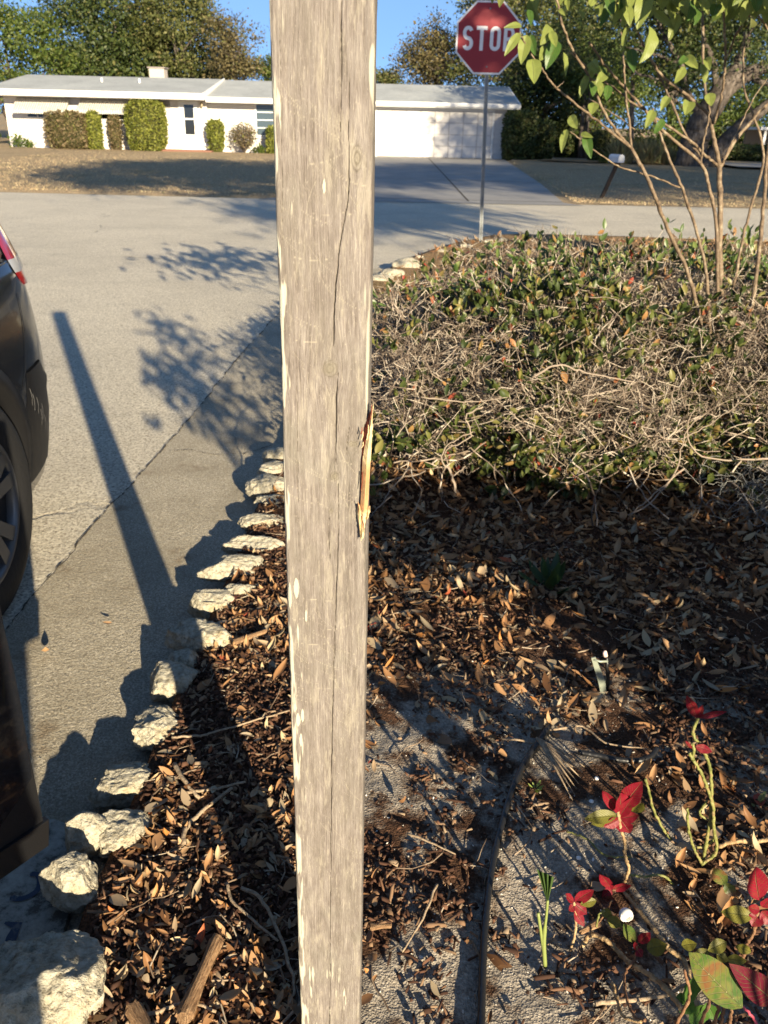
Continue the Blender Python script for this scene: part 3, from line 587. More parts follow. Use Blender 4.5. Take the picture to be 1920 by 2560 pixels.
for k, (a, b, lab) in enumerate([(100, 1420, 'single curled tan leaf lying alone on the gutter near the car door'), (232, 1356, 'small brown leaf with a long stalk lying on the gutter by the rocks'), (505, 2170, 'broad brown leaf with holes near the bottom edge of the bed'), (415, 1940, 'bright ochre leaf standing in the lower left litter')]):
    tv, tf, uvs = leaf_tmpl(10, 1.2, .4, .42, .8); p = G(a*1.1574, b*1.1574, .01 if k < 2 else .09); L = .05 if k != 1 else .032
    V, F = inst(tv-[0, .5, 0], tf, np.array([[0, 0, 0.0]]), rots(1, .5), np.array([L])); o = npmesh('fallen_leaf', V, F, LEAF, None, True, uvs); o.location = (p.x, p.y, p.z+.012); tag(o, lab, 'leaf', 'single fallen leaves')
# larger single sticks and wood pieces (display px polylines)
t = T('grey_brown_bark', 0.85, 0.15); c = t.co(); t.col(t.ramp(t.noise(c, 120, 4), [(.3, (0.20, 0.14, 0.09)), (.7, (0.42, 0.33, 0.23))])); t.bump(t.noise(c, 200, 3), .002); STK = t.mat
def stick(pts, r_, lab, z=.095, mat=None, name='stick'):
    P_ = [G(a*1.1574, b*1.1574, z) for a, b in pts]; P_ = [(p.x, p.y, float(bed_z([p.x], [p.y])[0])+.018+(z-.095)) for p in P_]
    m = MB(); sp_ = smoothpts(P_, 5, .0008); m.tube(sp_, [r_*(1-.4*i/len(sp_)) for i in range(len(sp_))], 7); o = m.build(name, mat or STK, smooth=True); return tag(o, lab, 'stick', 'sticks on the bed')
stick([(370, 1582), (430, 1580), (470, 1572), (560, 1545), (625, 1528)], .0032, 'long straight stick lying from the hollowed rock to the post')
stick([(385, 1700), (430, 1696), (470, 1690), (530, 1680)], .004, 'pale thin stick level with the ridged yellow rock, in the leaves')
stick([(395, 1805), (398, 1775), (430, 1740), (500, 1690)], .006, 'thick curved tan branch leading up from the bright cracked rock')
stick([(488, 1890), (500, 1925), (560, 1985), (600, 2010)], .0035, 'forked pale stick in the lower left leaves, left prong')
stick([(520, 1900), (560, 1925), (600, 1990), (620, 2050), (635, 2110), (625, 2150)], .004, 'long curved dark stick arching beside the sand at lower left')
stick([(690, 2095), (640, 2160), (560, 2235)], .0035, 'straight light stick running off the bottom edge left of the post')
stick([(280, 2180), (340, 2160), (400, 2145), (465, 2165)], .004, 'pale twisted stick just above the big split wood piece')
stick([(375, 1640), (400, 1680), (430, 1710)], .006, 'short broken bark stick leaning on the ridged yellow rock')
stick([(945, 1900), (925, 1945), (900, 1990), (870, 2040)], .0028, 'thin dark stick on the sand between post and edging strip')
stick([(1290, 2150), (1350, 2145), (1430, 2135), (1500, 2105)], .0045, 'straight brown stick at the bottom right below the bare stems')
stick([(880, 1790), (940, 1815), (985, 1835)], .0025, 'short dark twig on sand left of the edging strip middle')
stick([(1085, 1585), (1130, 1590), (1180, 1600), (1240, 1640)], .003, 'grey twig lying across the upper end of the edging strip')
stick([(1190, 1560), (1260, 1555), (1310, 1590), (1400, 1610)], .0028, 'curled brown twig below the small metal stake')
t = T('split_wood', 0.8, 0.2); c = t.co(scale=(1, 1, 1)); yv = t.noise(t.co(scale=(6, 1, 1)), 60, 5, .7); t.col(t.ramp(yv, [(.3, (0.10, 0.055, 0.03)), (.5, (0.27, 0.16, 0.085)), (.72, (0.42, 0.28, 0.16))])); t.bump(yv, .006); SPW = t.mat
def chunk(a, b, wd, th, lab, seed):
    A_ = G(a[0]*1.1574, a[1]*1.1574, .09); B_ = G(b[0]*1.1574, b[1]*1.1574, .09); A_ = Vector((A_.x, A_.y, 0)); B_ = Vector((B_.x, B_.y, 0)); d = B_-A_; L = d.length
    nx2, ny2 = 14, 44; V = []; F = []
    for i in range(ny2):
        for j in range(nx2):
            q = 2*math.pi*j/nx2; tt = i/(ny2-1); ww = wd*(0.72+0.28*math.sin(3*tt+seed))*(1 if .04 < tt < .96 else .82); rr = 1+0.22*(vn(xyz([math.cos(q)*2+seed], [math.sin(q)*2], [tt*1.2]), 2.2, seed)[0]-.5)+.12*(vn(xyz([math.cos(q)*9+seed], [math.sin(q)*9], [tt*1.5]), 1.2, seed)[0]-.5)
            off = .025*L*(vn(xyz([q*4], [seed]), 1, 3)[0]-.5)*4*(1 if i == 0 else 0 if i < ny2-1 else -1)
            V.append((math.cos(q)*ww/2*rr, tt*L+off, math.sin(q)*th/2*rr))
    for i in range(ny2-1):
        for j in range(nx2): F.append((i*nx2+j, i*nx2+(j+1) % nx2, (i+1)*nx2+(j+1) % nx2, (i+1)*nx2+j))
    F += [tuple(range(nx2))[::-1], tuple(range((ny2-1)*nx2, ny2*nx2))]
    me = bpy.data.meshes.new('wood_chunk'); me.from_pydata(V, [], F); me.update(); o = link('wood_chunk', me, SPW, None, False)
    o.rotation_euler = (0, 0, math.atan2(d.y, d.x)-math.pi/2); o.location = (A_.x, A_.y, .085); return tag(o, lab, 'wood piece', 'split wood pieces')
chunk((395, 2195), (470, 2025), .048, .03, 'large split brown wood piece angled up in the lower left leaves', 3)
chunk((345, 2270), (285, 2170), .030, .02, 'second split wood piece cut off by the bottom edge', 5)
chunk((500, 1385), (575, 1360), .028, .014, 'weathered wood flake beside the half shaded broad rock', 8)
chunk((800, 1998), (845, 1995), .020, .008, 'orange brown bark flake on the sand right of the post', 9)
chunk((1255, 2010), (1300, 1985), .018, .010, 'small tan bark flake on sand right of the edging strip', 11)

# ------------------------------------------------------------------ black edging strip
EDG = T('black_plastic', 0.38, 0.5, (0.012, 0.012, 0.013)); EDG.bump(EDG.noise(EDG.co(), 20, 3), .006); EDGM = EDG.mat
pts = [G(880+a/1.595, 1850+b/1.595, .09) for a, b in [(515, 1400), (518, 1133), (524, 900), (530, 760), (545, 600), (570, 440), (600, 320), (640, 190), (700, 60), (745, -10), (790, -80)]]
pts = smoothpts([(p.x, p.y, float(bed_z([p.x], [p.y])[0])+.02) for p in pts], 8)
root = empty('edging_strip', pts[10], 'black plastic landscape edging curving up through the sand', 'edging')
m = MB(); m.tube(pts, .0068, 10); m.build('bead', EDGM, root, smooth=True)
V = []; F = []
for i, p in enumerate(pts):
    wv_ = .003*math.sin(i*1.7); V += [(p[0]+.003+wv_, p[1], p[2]), (p[0]+.010+wv_, p[1], p[2]-.06), (p[0]-.010+wv_, p[1], p[2]-.06), (p[0]-.003+wv_, p[1], p[2])]
    if i:
        b = 4*i-4
        for j in range(4): F.append((b+j, b+(j+1) % 4, b+4+(j+1) % 4, b+4+j))
m = MB(); m.add(V, F); m.build('skirt', EDGM, root)
# irrigation tube piece
p_ = [G(880+a/1.595, 1850+b/1.595, .08) for a, b in [(900, 55), (980, 68), (1060, 85), (1140, 88), (1190, 72), (1215, 40)]]
m = MB(); m.tube(smoothpts([(p.x, p.y, .085) for p in p_], 6), .007, 9); o = m.build('irrigation_tube', EDGM, smooth=True); tag(o, 'short curved black irrigation tube half buried right of the edging', 'tube')
# metal stake light
root = empty('garden_stake', (0.61, 1.86, .05), 'small pale metal stake with bent arm and pinkish tip in the leaves', 'stake')
STM = T('dull_galvanised', .45, .5, (.28, .31, .25), .3).mat
def z7(a, b): return (1400+a/2.304, 1600+b/2.304)
Ys = 1.86
def poly3(l, Y): return [D(*z7(a, b), Y) for a, b in l]
bl = poly3([(180, 105), (205, 100), (262, 240), (270, 340), (240, 350), (225, 260)], Ys); m = MB(); m.prism(bl, (0, .004, 0)); m.build('blade', STM, root)
m = MB(); m.tube(poly3([(195, 112), (230, 124), (275, 122)], Ys), .0032, 8); m.build('arm', STM, root, True)
m = MB(); m.tube(poly3([(268, 95), (270, 160), (278, 220), (265, 330)], Ys+.01), .005, 8); m.build('stem', EDGM, root, True)
m = MB(); m.tube(poly3([(262, 62), (258, 72), (262, 92)], Ys+.005), [.003, .006, .0065], 8); m.build('tip', T('pinkish_plastic', .5, .4, (.75, .55, .5)).mat, root, True)
# white broken shell
bm = bmesh.new(); bmesh.ops.create_uvsphere(bm, u_segments=28, v_segments=18, radius=.0135)
for v in list(bm.verts):
    if v.co.y < -.006 and v.co.z < .006 + .002*math.sin(v.co.x*900): bm.verts.remove(v)
me = bpy.data.meshes.new('egg_shell'); bm.to_mesh(me); bm.free(); o = link('broken_egg_shell', me, T('shell_white', .4, .4, (.85, .84, .8)).mat, None, True); sm = o.modifiers.new('t', 'SOLIDIFY'); sm.thickness = .001
o.location = G(*z7(380, 1585), .075); tag(o, 'round white broken shell lying among the red leaved stems', 'shell')
for k, (a, b, lb) in enumerate([(213, 790, 'upper tiny white snail shell on sand beside the tan seed pod'), (182, 920, 'lower tiny white snail shell on sand left of the red bracts'), (110, 1240, 'white shell chip on the sand below the left snail shell')]):
    bm = bmesh.new(); bmesh.ops.create_uvsphere(bm, u_segments=12, v_segments=8, radius=.0055)
    for v in bm.verts: v.co.z *= .6; v.co.x *= 1+.3*math.sin(4*v.co.y*300)
    me = bpy.data.meshes.new('snail_shell'); bm.to_mesh(me); bm.free(); o = link('snail_shell', me, bpy.data.materials['shell_white'], None, True); q_ = G(*z7(a, b), .07); o.location = (q_.x, q_.y, float(bed_z([q_.x], [q_.y])[0])+.003); tag(o, lb, 'shell', 'small shells on the sand')
chunk((1340, 1985-12), (1352, 1960), .012, .008, 'tan seed pod lying beside a tiny snail shell', 13) if False else None

# ================================================================== RED LEAVED STEMS (poinsettias)
REDL = leafmat('red_bract', [(0, (0.135, 0.0027, 0.0104)), (.5, (0.243, 0.0054, 0.02228)), (1, (0.1823, 0.003375, 0.01485))], .5, .3, True)
GRNL = leafmat('mottled_leaf', [(0, (0.054, 0.0918, 0.0108)), (.4, (0.1188, 0.1296, 0.0162)), (.7, (0.1836, 0.162, 0.027)), (1, (0.1512, 0.0702, 0.0216))], .5, .25, True)
BLOT = T('turning_leaf', .45, .4); c = BLOT.co(); nn_ = BLOT.noise(c, 28, 4, .6, .5); a = BLOT.ramp(nn_, [(.36, (.05, .10, .018)), (.5, (.12, .135, .03)), (.6, (.17, .085, .03)), (.72, (.13, .045, .022))]); uvn = BLOT.new('ShaderNodeUVMap'); x, y, _ = BLOT.xyz(uvn.outputs[0])
ve = (((y*62.0)-((x-.5).abs()*30.0)).sin().ss(.86, 1.0)+(x-.5).abs().ss(.03, 0.0)).m('MINIMUM', 1.0); BLOT.col(BLOT.mix(ve*.5, a, (.36, .32, .16))); BLOT.bump(ve*-1.0, .002); BLOT.trans(.25)
GSTEM = T('green_stem', .5, .4); c = GSTEM.co(); GSTEM.col(GSTEM.ramp(GSTEM.noise(c, 60, 3), [(.35, (.11, .12, .03)), (.55, (.22, .22, .07)), (.7, (.24, .17, .08))])); GSTEM.bump(GSTEM.noise(c, 150, 2), .003)
BSTEM = T('woody_stem', .7, .2); c = BSTEM.co(); BSTEM.col(BSTEM.ramp(BSTEM.noise(c, 80, 4), [(.35, (.25, .155, .075)), (.65, (.46, .33, .18))])); BSTEM.bump(BSTEM.noise(c, 160, 3), .003)
RSTEM = T('reddish_stem', .6, .3); c = RSTEM.co(); RSTEM.col(RSTEM.ramp(RSTEM.noise(c, 70, 4), [(.35, (.12, .055, .03)), (.65, (.25, .14, .075))])); RSTEM.bump(RSTEM.noise(c, 150, 3), .003)
def mk_leaf(parent, a, b, wd, mat, curl=.5, fold=.3, hint=None, name='leaf', pw=.85):
    a = np.array(a); b = np.array(b); L = np.linalg.norm(b-a); tv, tf, uvs = leaf_tmpl(12, curl, fold, wd/L*1.1, pw, 0, 3)
    tip = tv[-4]; s = L/np.linalg.norm(tip); h = np.array(hint if hint is not None else (-.1+rng.normal(0, .25), -.75, .6+rng.normal(0, .2)))
    d = b-a; M = frames(d[None], h[None]/np.linalg.norm(h))[0]
    # rotate so the curled tip lands on b
    ang_ = math.atan2(tip[2], tip[1]); c_, s2 = math.cos(-ang_), math.sin(-ang_); Rx = np.array([[1, 0, 0], [0, c_, -s2], [0, s2, c_]])
    tv = tv.copy(); ed = np.abs(tv[:, 0]); tv[:, 2] += .05*np.sin(tv[:, 1]*17+L*300)*ed*6*(.3); V = (tv*s)@(M@Rx).T+a
    return npmesh(name, V, tf, mat, parent, True, uvs)
def nstem(parent, l, Y, r0, r1, mat, dz=.0, name='stem', bumps=True):
    """l: z7 px with optional Y override"""
    P_ = [D(*z7(q[0], q[1]), q[2] if len(q) > 2 else Y) for q in l]; sp_ = smoothpts(P_, 9, .0006); n_ = len(sp_)
    rad = [.82*(r0+(r1-r0)*i/(n_-1))*(1+(.34 if (bumps and i % 7 == 0) else rng.uniform(-.08, .08))) for i in range(n_)]; m = MB(); m.tube(sp_, rad, 9); return m.build(name, mat, parent, True)
def gy_(a, b): return G(*z7(a, b), .07).y
def lf(parent, a, b, Y, wpx, mat, dy=-.01, **k):
    A_ = D(*z7(*a), Y); B_ = D(*z7(*b), Y+dy); mpp = (A_.y*.906+(1.45-A_.z)*.4226)/2100/2.304; return mk_leaf(parent, A_, B_, wpx*mpp, mat, **k)
# A: tall yellow-green stems
Y = gy_(825, 1290); root = empty('poinsettia', G(*z7(825, 1290), .05), 'bare yellow green poinsettia stems with a red leaf tuft on top', 'plant', 'poinsettia plants')
nstem(root, [(815, 1290), (900, 1215), (885, 1080), (880, 960), (840, 830), (800, 740), (765, 690), (745, 650)], Y, .0042, .0035, GSTEM.mat)
nstem(root, [(820, 1300), (845, 1150), (870, 1000), (872, 850), (862, 730), (828, 640), (800, 600)], Y+.01, .0045, .0035, GSTEM.mat)
nstem(root, [(812, 1280), (760, 1170), (738, 1060), (735, 970)], Y-.01, .0035, .003, GSTEM.mat); nstem(root, [(790, 1195), (840, 1190), (890, 1130), (870, 1050), (805, 1000), (850, 925)], Y+.015, .0032, .0028, GSTEM.mat)
nstem(root, [(765, 690), (770, 610), (755, 600)], Y, .0035, .003, GSTEM.mat); nstem(root, [(805, 600), (775, 560), (768, 520), (795, 450)], Y+.01, .0035, .0038, GSTEM.mat)
for a, b, wd in (((790, 450), (730, 320), 52), ((795, 450), (822, 375), 30), ((798, 448), (962, 412), 34), ((780, 612), (878, 645), 46), ((765, 625), (722, 582), 18)): lf(root, a, b, Y, wd, REDL, curl=.4, name='red_leaf')
# B
Y = gy_(370, 1400); root = empty('poinsettia', G(*z7(370, 1400), .05), 'short poinsettia with the largest cluster of crimson leaves, on a bare stem', 'plant', 'poinsettia plants')
nstem(root, [(370, 1400), (395, 1320), (375, 1240), (372, 1160), (345, 1060), (335, 985)], Y, .004, .0035, BSTEM.mat)
for a, b, wd in (((330, 990), (245, 868), 58), ((345, 985), (350, 880), 100), ((360, 960), (475, 815), 100), ((345, 1030), (250, 1075), 60), ((350, 1035), (405, 1112), 95), ((345, 1030), (455, 1010), 60), ((340, 1020), (420, 905), 60)): lf(root, a, b, Y, wd, REDL, curl=rng.uniform(-.5, .7), name='red_leaf')
lf(root, (330, 1010), (140, 1030), Y, 70, GRNL, name='green_leaf'); lf(root, (420, 990), (480, 940), Y, 70, GRNL, name='green_leaf'); lf(root, (300, 1040), (180, 1060), Y+.02, 50, GRNL, name='green_leaf')
# C
Y = gy_(720, 1860)+.02; root = empty('poinsettia', G(*z7(760, 1900), .05), 'long leaning woody poinsettia stem with red tuft above the white shell', 'plant', 'poinsettia plants')
nstem(root, [(790, 2130, Y-.12), (720, 1860, Y-.02), (640, 1790, Y), (560, 1690, Y+.04), (440, 1540, Y+.10), (365, 1450, Y+.14)], Y, .0055, .0045, BSTEM.mat)
for a, b, wd in (((300, 1440), (228, 1350), 55), ((300, 1440), (410, 1412), 48), ((300, 1440), (240, 1482), 55), ((310, 1460), (355, 1535), 60)): lf(root, a, b, Y+.14, wd, REDL if b[1] != 1535 else BLOT.mat, name='red_leaf')
nstem(root, [(365, 1450, Y+.14), (340, 1440, Y+.14), (300, 1440, Y+.14)], Y, .003, .0025, RSTEM.mat)
# D
Y = gy_(300, 1760); root = empty('poinsettia', G(*z7(680, 2090), .05), 'creeping bent poinsettia branch with small red tuft farthest left on sand', 'plant', 'poinsettia plants')
nstem(root, [(700, 2120, Y-.16), (640, 2040, Y-.13), (560, 1965, Y-.10), (470, 1900, Y-.07), (400, 1860, Y-.04), (330, 1790, Y-.01), (270, 1730, Y), (180, 1698, Y+.02), (130, 1760, Y)], Y, .0055, .005, BSTEM.mat)
nstem(root, [(50, 1850), (60, 1790), (85, 1700), (90, 1600), (80, 1510)], Y, .003, .0025, BSTEM.mat); nstem(root, [(210, 1650), (225, 1580), (260, 1560)], Y, .002, .002, GSTEM.mat); nstem(root, [(210, 1640), (250, 1590), (300, 1500)], Y+.02, .002, .0018, RSTEM.mat)
for a, b, wd in (((80, 1510), (32, 1462), 40), ((85, 1510), (195, 1440), 60), ((85, 1520), (155, 1580), 60), ((85, 1560), (140, 1650), 48), ((85, 1530), (50, 1560), 40)): lf(root, a, b, Y, wd, REDL, name='red_leaf')
lf(root, (210, 1500), (115, 1525), Y, 45, GRNL, name='green_leaf'); lf(root, (245, 1550), (298, 1600), Y+.01, 50, GRNL, name='green_leaf'); lf(root, (270, 1600), (358, 1650), Y+.0, 60, GRNL, name='green_leaf')
# F small
Y = gy_(400, 1900); root = empty('poinsettia', G(*z7(480, 2200), .05), 'slender poinsettia shoot with two tiny red leaves and a yellow leaf', 'plant', 'poinsettia plants')
nstem(root, [(490, 2190, Y-.14), (430, 2170, Y-.12), (380, 2050, Y-.08), (375, 1920, Y-.02), (430, 1840, Y), (445, 1750, Y)], Y, .003, .0025, RSTEM.mat)
nstem(root, [(300, 1980, Y-.04), (330, 2080, Y-.08), (370, 2170, Y-.12), (470, 2200, Y-.14)], Y, .0035, .003, BSTEM.mat)
for a, b, wd, mt in (((455, 1745), (520, 1685), 55, REDL), ((440, 1780), (475, 1825), 45, REDL), ((435, 1740), (365, 1635), 60, BLOT.mat), ((500, 1780), (618, 1755), 85, GRNL), ((700, 1760), (790, 1750), 60, GRNL), ((445, 1790), (430, 1740), 25, REDL)): lf(root, a, b, Y, wd, mt, name='leaf')
# E right edge
Y = gy_(1060, 1830); root = empty('poinsettia', G(*z7(1060, 1830), .05), 'poinsettia at the right edge with one tall bright red leaf', 'plant', 'poinsettia plants')
nstem(root, [(1050, 1840), (1065, 1770), (1115, 1690), (1140, 1570)], Y, .0045, .0035, RSTEM.mat)
for a, b, wd, mt in (((1150, 1500), (1128, 1305), 110, REDL), ((1150, 1560), (1085, 1540), 50, REDL), ((1150, 1575), (1105, 1650), 75, REDL), ((1160, 1560), (1230, 1640), 80, REDL), ((1165, 1540), (1240, 1480), 70, REDL), ((1110, 1595), (928, 1565), 85, GRNL), ((950, 1410), (885, 1310), 75, BLOT.mat), ((950, 1400), (1010, 1480), 60, BLOT.mat)): lf(root, a, b, Y, wd, mt, name='leaf')
for a, b, wd in (((860, 1790), (760, 1840), 60), ((960, 1740), (850, 1790), 70), ((900, 1810), (970, 1850), 55), ((960, 1840), (1075, 1850), 60), ((1100, 1800), (1010, 1760), 50)): lf(root, a, b, Y-.03, wd, GRNL, name='leaf')
# H: near, blurred plant at the bottom right
Y = .86; root = empty('poinsettia', (0.62, .86, .06), 'nearest poinsettia with a big mottled green red leaf, bottom right corner', 'plant', 'poinsettia plants')
nstem(root, [(1150, 2250), (1100, 2160), (1048, 2110)], Y-.03, .003, .002, T('pink_petiole', .5, .4, (.5, .08, .12)).mat, bumps=False)
lf(root, (1052, 2118), (742, 1800), Y-.05, 175, BLOT.mat, curl=.5, fold=.25, name='mottled_leaf')
lf(root, (1240, 2085), (975, 1865), Y-.03, 140, leafmat('dark_red_leaf', [(0, (.085, .003, .014)), (1, (.11, .004, .018))], .45, .15, True), curl=-.3, name='dark_red_leaf')
DKG = leafmat('green_leaf', [(0, (.035, .10, .012)), (.5, (.06, .15, .02)), (1, (.10, .20, .03))], .5, .3, True)
for a, b, wd in (((780, 1930), (735, 2110), 110), ((760, 2060), (690, 2150), 90), ((830, 2100), (760, 2230), 100), ((840, 2090), (900, 2190), 100), ((1080, 2020), (1130, 2060), 60), ((700, 2030), (700, 2100), 50)): lf(root, a, b, Y+.08, wd, DKG, name='green_leaf')
for l in ([(670, 2210), (745, 2050), (715, 1900)], [(810, 2210), (860, 2080), (850, 2000)], [(890, 2210), (920, 2090), (950, 1950)], [(930, 2210), (950, 2080), (990, 1960)], [(970, 2230), (985, 2150), (990, 2080)]): nstem(root, l, Y+.03, .0035, .0025, RSTEM.mat)
# lying yellow stems + base sprouts
Y = gy_(1000, 1190); root = empty('bare_branch', G(*z7(900, 1210), .05), 'pale woody branch entering from the right edge toward the green stems', 'branch'); nstem(root, [(890, 1215), (940, 1180), (1030, 1160), (1120, 1165), (1210, 1145)], Y, .005, .0055, BSTEM.mat)
Y = gy_(640, 1150); root = empty('bare_branch', G(*z7(640, 1150), .05), 'single thin yellow green stem standing left of the tall green stems', 'branch'); nstem(root, [(640, 1150), (590, 1080), (540, 980), (515, 880), (492, 800)], Y, .0035, .003, GSTEM.mat)
Y = gy_(430, 1350)-.01; root = empty('bare_branch', G(*z7(430, 1355), .05), 'yellow green stem lying flat on the leaves below the crimson cluster', 'branch'); nstem(root, [(390, 1350), (480, 1362), (590, 1358), (660, 1420), (690, 1500)], Y, .003, .003, GSTEM.mat)
Y = gy_(250, 1230); root = empty('bare_branch', G(*z7(250, 1230), .05), 'thin yellowish runner crossing the sand left of the crimson cluster', 'branch'); nstem(root, [(0, 1085, Y+.08), (60, 1110, Y+.06), (160, 1150, Y+.04), (260, 1240, Y), (410, 1250, Y)], Y, .002, .0025, GSTEM.mat)
# small palm seedling
Y = G(880+770/1.595, 1850+905/1.595, .06).y; root = empty('palm_seedling', G(880+770/1.595, 1850+905/1.595, .05), 'small green palm seedling with one folded fan leaf in the sand', 'seedling')
PLM = leafmat('palm_leaf', [(0, (.06, .11, .03)), (1, (.09, .15, .045))], .5, .2); PST = T('palm_stem', .5, .4, (.20, .24, .07)).mat
def z8(a, b, Y): return D(880+a/1.595, 1850+b/1.595, Y)
m = MB(); m.tube(smoothpts([z8(770, 905, Y), z8(765, 800, Y), z8(775, 700, Y), z8(780, 640, Y)], 5), [.004]*8+[.0025]*8, 8) ; m.build('stem', PST, root, True)
m = MB(); m.tube(smoothpts([z8(768, 880, Y), z8(755, 780, Y), z8(742, 690, Y)], 5), .0028, 8); m.build('stem', PST, root, True)
V = []; F = []; cpt = z8(780, 650, Y)
for k, (a, b) in enumerate([(738, 515), (748, 522), (757, 528), (768, 530), (778, 535), (788, 540), (797, 545), (806, 548)]): V.append(tuple(z8(a, b, Y+(.010 if k % 2 else -.004))))
V.append(tuple(cpt)); F = [(8, k, k+1) for k in range(7)]; mm = MB(); mm.add(V, F); o = mm.build('fan_leaf', PLM, root); sm = o.modifiers.new('t', 'SOLIDIFY'); sm.thickness = .0008
# dried palm frond piece
m = MB(); a0 = G(880+735/1.595, 1850-10/1.595, .12)
for k in range(7):
    b0 = G(880+(880+k*8)/1.595, 1850+(240-k*22)/1.595, .07); m.tube([a0, a0.lerp(b0, .5)+Vector((0, 0, .006)), b0], [.0025, .003, .0008], 5)
o = m.build('dry_palm_frond', STK, smooth=True); tag(o, 'grey dried palm frond with narrow fingers beside the edging strip end', 'frond')
# weed sprouts
def sprout(p, n_, L, mat, lab, cat='weed', up=.6, wd=.3, group=None):
    root = empty('weed', (p.x, p.y, float(bed_z([p.x], [p.y])[0])), lab, cat, group); tv, tf, uvs = leaf_tmpl(6, .6, .2, wd, .9)
    d = rng.normal(0, 1, (n_, 3)); d[:, 2] = np.abs(d[:, 2])*up+.25; P = np.tile(np.array([p.x, p.y, root.location.z]), (n_, 1))+d*L*.12
    V, F = inst(tv, tf, P, frames(d, np.tile([[0, -.3, 1.0]], (n_, 1))+rng.normal(0, .1, (n_, 3))), L*rng.uniform(.6, 1.1, n_)); npmesh('foliage', V, F, mat, root, True); return root
sprout(G(880+730/1.595, 1850+200/1.595, .06), 12, .022, leafmat('weed_green', [(0, (.18, .24, .05)), (1, (.28, .34, .09))], .6, .2), 'tiny light green weed on sand right of the edging strip')
DKL = leafmat('dark_sprout', [(0, (.02, .045, .012)), (1, (.045, .08, .02))], .45, .1)
sprout(G(1190*1.1574, 1275*1.1574, .06), 16, .11, DKL, 'dark green leafy seedling in the shaded litter under the hedge', 'seedling', 1.0, .25)
sprout(G(z7(1130, 950)[0], z7(1130, 950)[1], .06), 6, .035, leafmat('pale_sprout', [(0, (.22, .28, .10)), (1, (.30, .30, .12))], .6, .2), 'small pale sprout near the right edge beside the green stems')

# ================================================================== HEDGE
HX0, HX1, HY0, HY1 = -0.24, 3.5, 2.95, 5.4
def htop(x, y):
    x = np.asarray(x, float); y = np.asarray(y, float)
    e = np.clip((x-HX0)/0.5, 0, 1); f_ = np.clip((y-2.95)/0.55, 0, 1); bk = np.interp(x, [-.2, .15, .5, 1.0, 1.6], [4.1, 4.6, 5.0, 5.2, 5.4]); b_ = np.clip((bk-y)/.25, 0, 1)
    return (0.58+0.27*np.sqrt(f_))*(0.84+.16*np.clip((x+.2)/.9, 0, 1))*(.55+.45*np.sqrt(b_))+0.15*(fbm(xyz(x, y), 2.2, 3, 15)-.5)
hgx = np.linspace(-.4, 3.7, 120); hgy = np.linspace(2.7, 5.6, 80); _a, _b = np.meshgrid(hgx, hgy, indexing='ij'); HG = htop(_a.ravel(), _b.ravel()).reshape(120, 80)
def ht1(x, y): return HG[min(119, max(0, int((x+.4)/4.1*119))), min(79, max(0, int((y-2.7)/2.9*79)))]
root = empty('hedge', (1.4, 3.9, .05), 'low wide sparse hedge of bare tangled twigs and glossy green leaves', 'hedge')
t = T('hedge_twig', .75, .2); t.col(t.ramp(t.isl(), [(0, (0.06, 0.042, 0.032)), (.35, (0.17, 0.13, 0.10)), (.7, (0.34, 0.275, 0.215)), (1, (0.58, 0.51, 0.42))])); HTW = t.mat
P0 = []; P1 = []; R0 = []; R1 = []; tips = []
def inside(p):
    if p[0] < HX0 or p[1] < HY0-.1 or p[1] > 5.5: return False
    front = 2.98+1.5*max(0, .30-p[2])+.10*math.sin(p[0]*5+1)+.06*math.sin(p[0]*13+p[2]*9)
    if p[1] < front: return False
    return p[2] < ht1(p[0], p[1])
def grow(p, d, r_, L, lev):
    n_ = max(2, int(L/.045)); 
    for k in range(n_):
        d = d+rng.normal(0, .23, 3)+np.array([0, 0, .03]); d /= np.linalg.norm(d); q = p+d*L/n_
        if q[2] < .09: q[2] = .09; d[2] = abs(d[2])
        if not (inside(q)):
            if lev > 0 and k > 0: tips.append((p, d)); 
            return
        r2 = max(r_*.93, .0011); P0.append(p); P1.append(q); R0.append(r_); R1.append(r2); r_ = r2; p = q
        if lev < 4 and rng.random() < (.62 if lev < 3 else .5):
            dd = d+rng.normal(0, .75, 3)+np.array([0, -.12 if p[1] < 3.7 else 0, .05]); dd /= np.linalg.norm(dd); grow(p, dd, max(r_*.62, .0011), L*rng.uniform(.45, .75), lev+1)
    tips.append((p, d))
for k in range(160):
    x_ = rng.uniform(HX0+.15, 2.7); y_ = rng.choice([rng.uniform(3.1, 3.8), rng.uniform(3.2, 5.1)]); d = np.array([rng.normal(0, .55), rng.normal(-.35 if y_ < 4 else 0, .6), .75]); d /= np.linalg.norm(d)
    grow(np.array([x_, y_, .05]), d, rng.uniform(.006, .011), rng.uniform(.6, .95), 0)
print('hedge segs', len(P0), 'tips', len(tips))
for k in range(1500):       # long arching outer shoots, bare
    x_ = rng.uniform(HX0+.1, 2.7); y_ = rng.uniform(3.0, 4.9); zt_ = ht1(x_, y_); z_ = rng.uniform(.28, 1.0)*zt_ if y_ < 3.4 else zt_*rng.uniform(.85, 1); p = np.array([x_, y_, z_]); d = np.array([rng.normal(0, .7), rng.normal(-.3 if y_ < 3.5 else 0, .5), rng.normal(.25, .5)]); d /= np.linalg.norm(d); r_ = rng.uniform(.0010, .0025)
    for s_ in range(rng.integers(5, 13)):
        d = d+rng.normal(0, .16, 3)+np.array([0, 0, .03]); d /= np.linalg.norm(d); q = p+d*.032
        if q[1] < 2.9 or q[2] < .2 or q[2] > zt_+.07: break
        P0.append(p); P1.append(q); R0.append(r_); R1.append(r_*.93); r_ *= .93; p = q
V, F = segs(P0, P1, R0, R1, 5); npmesh('twigs', V, F, HTW, root, True)
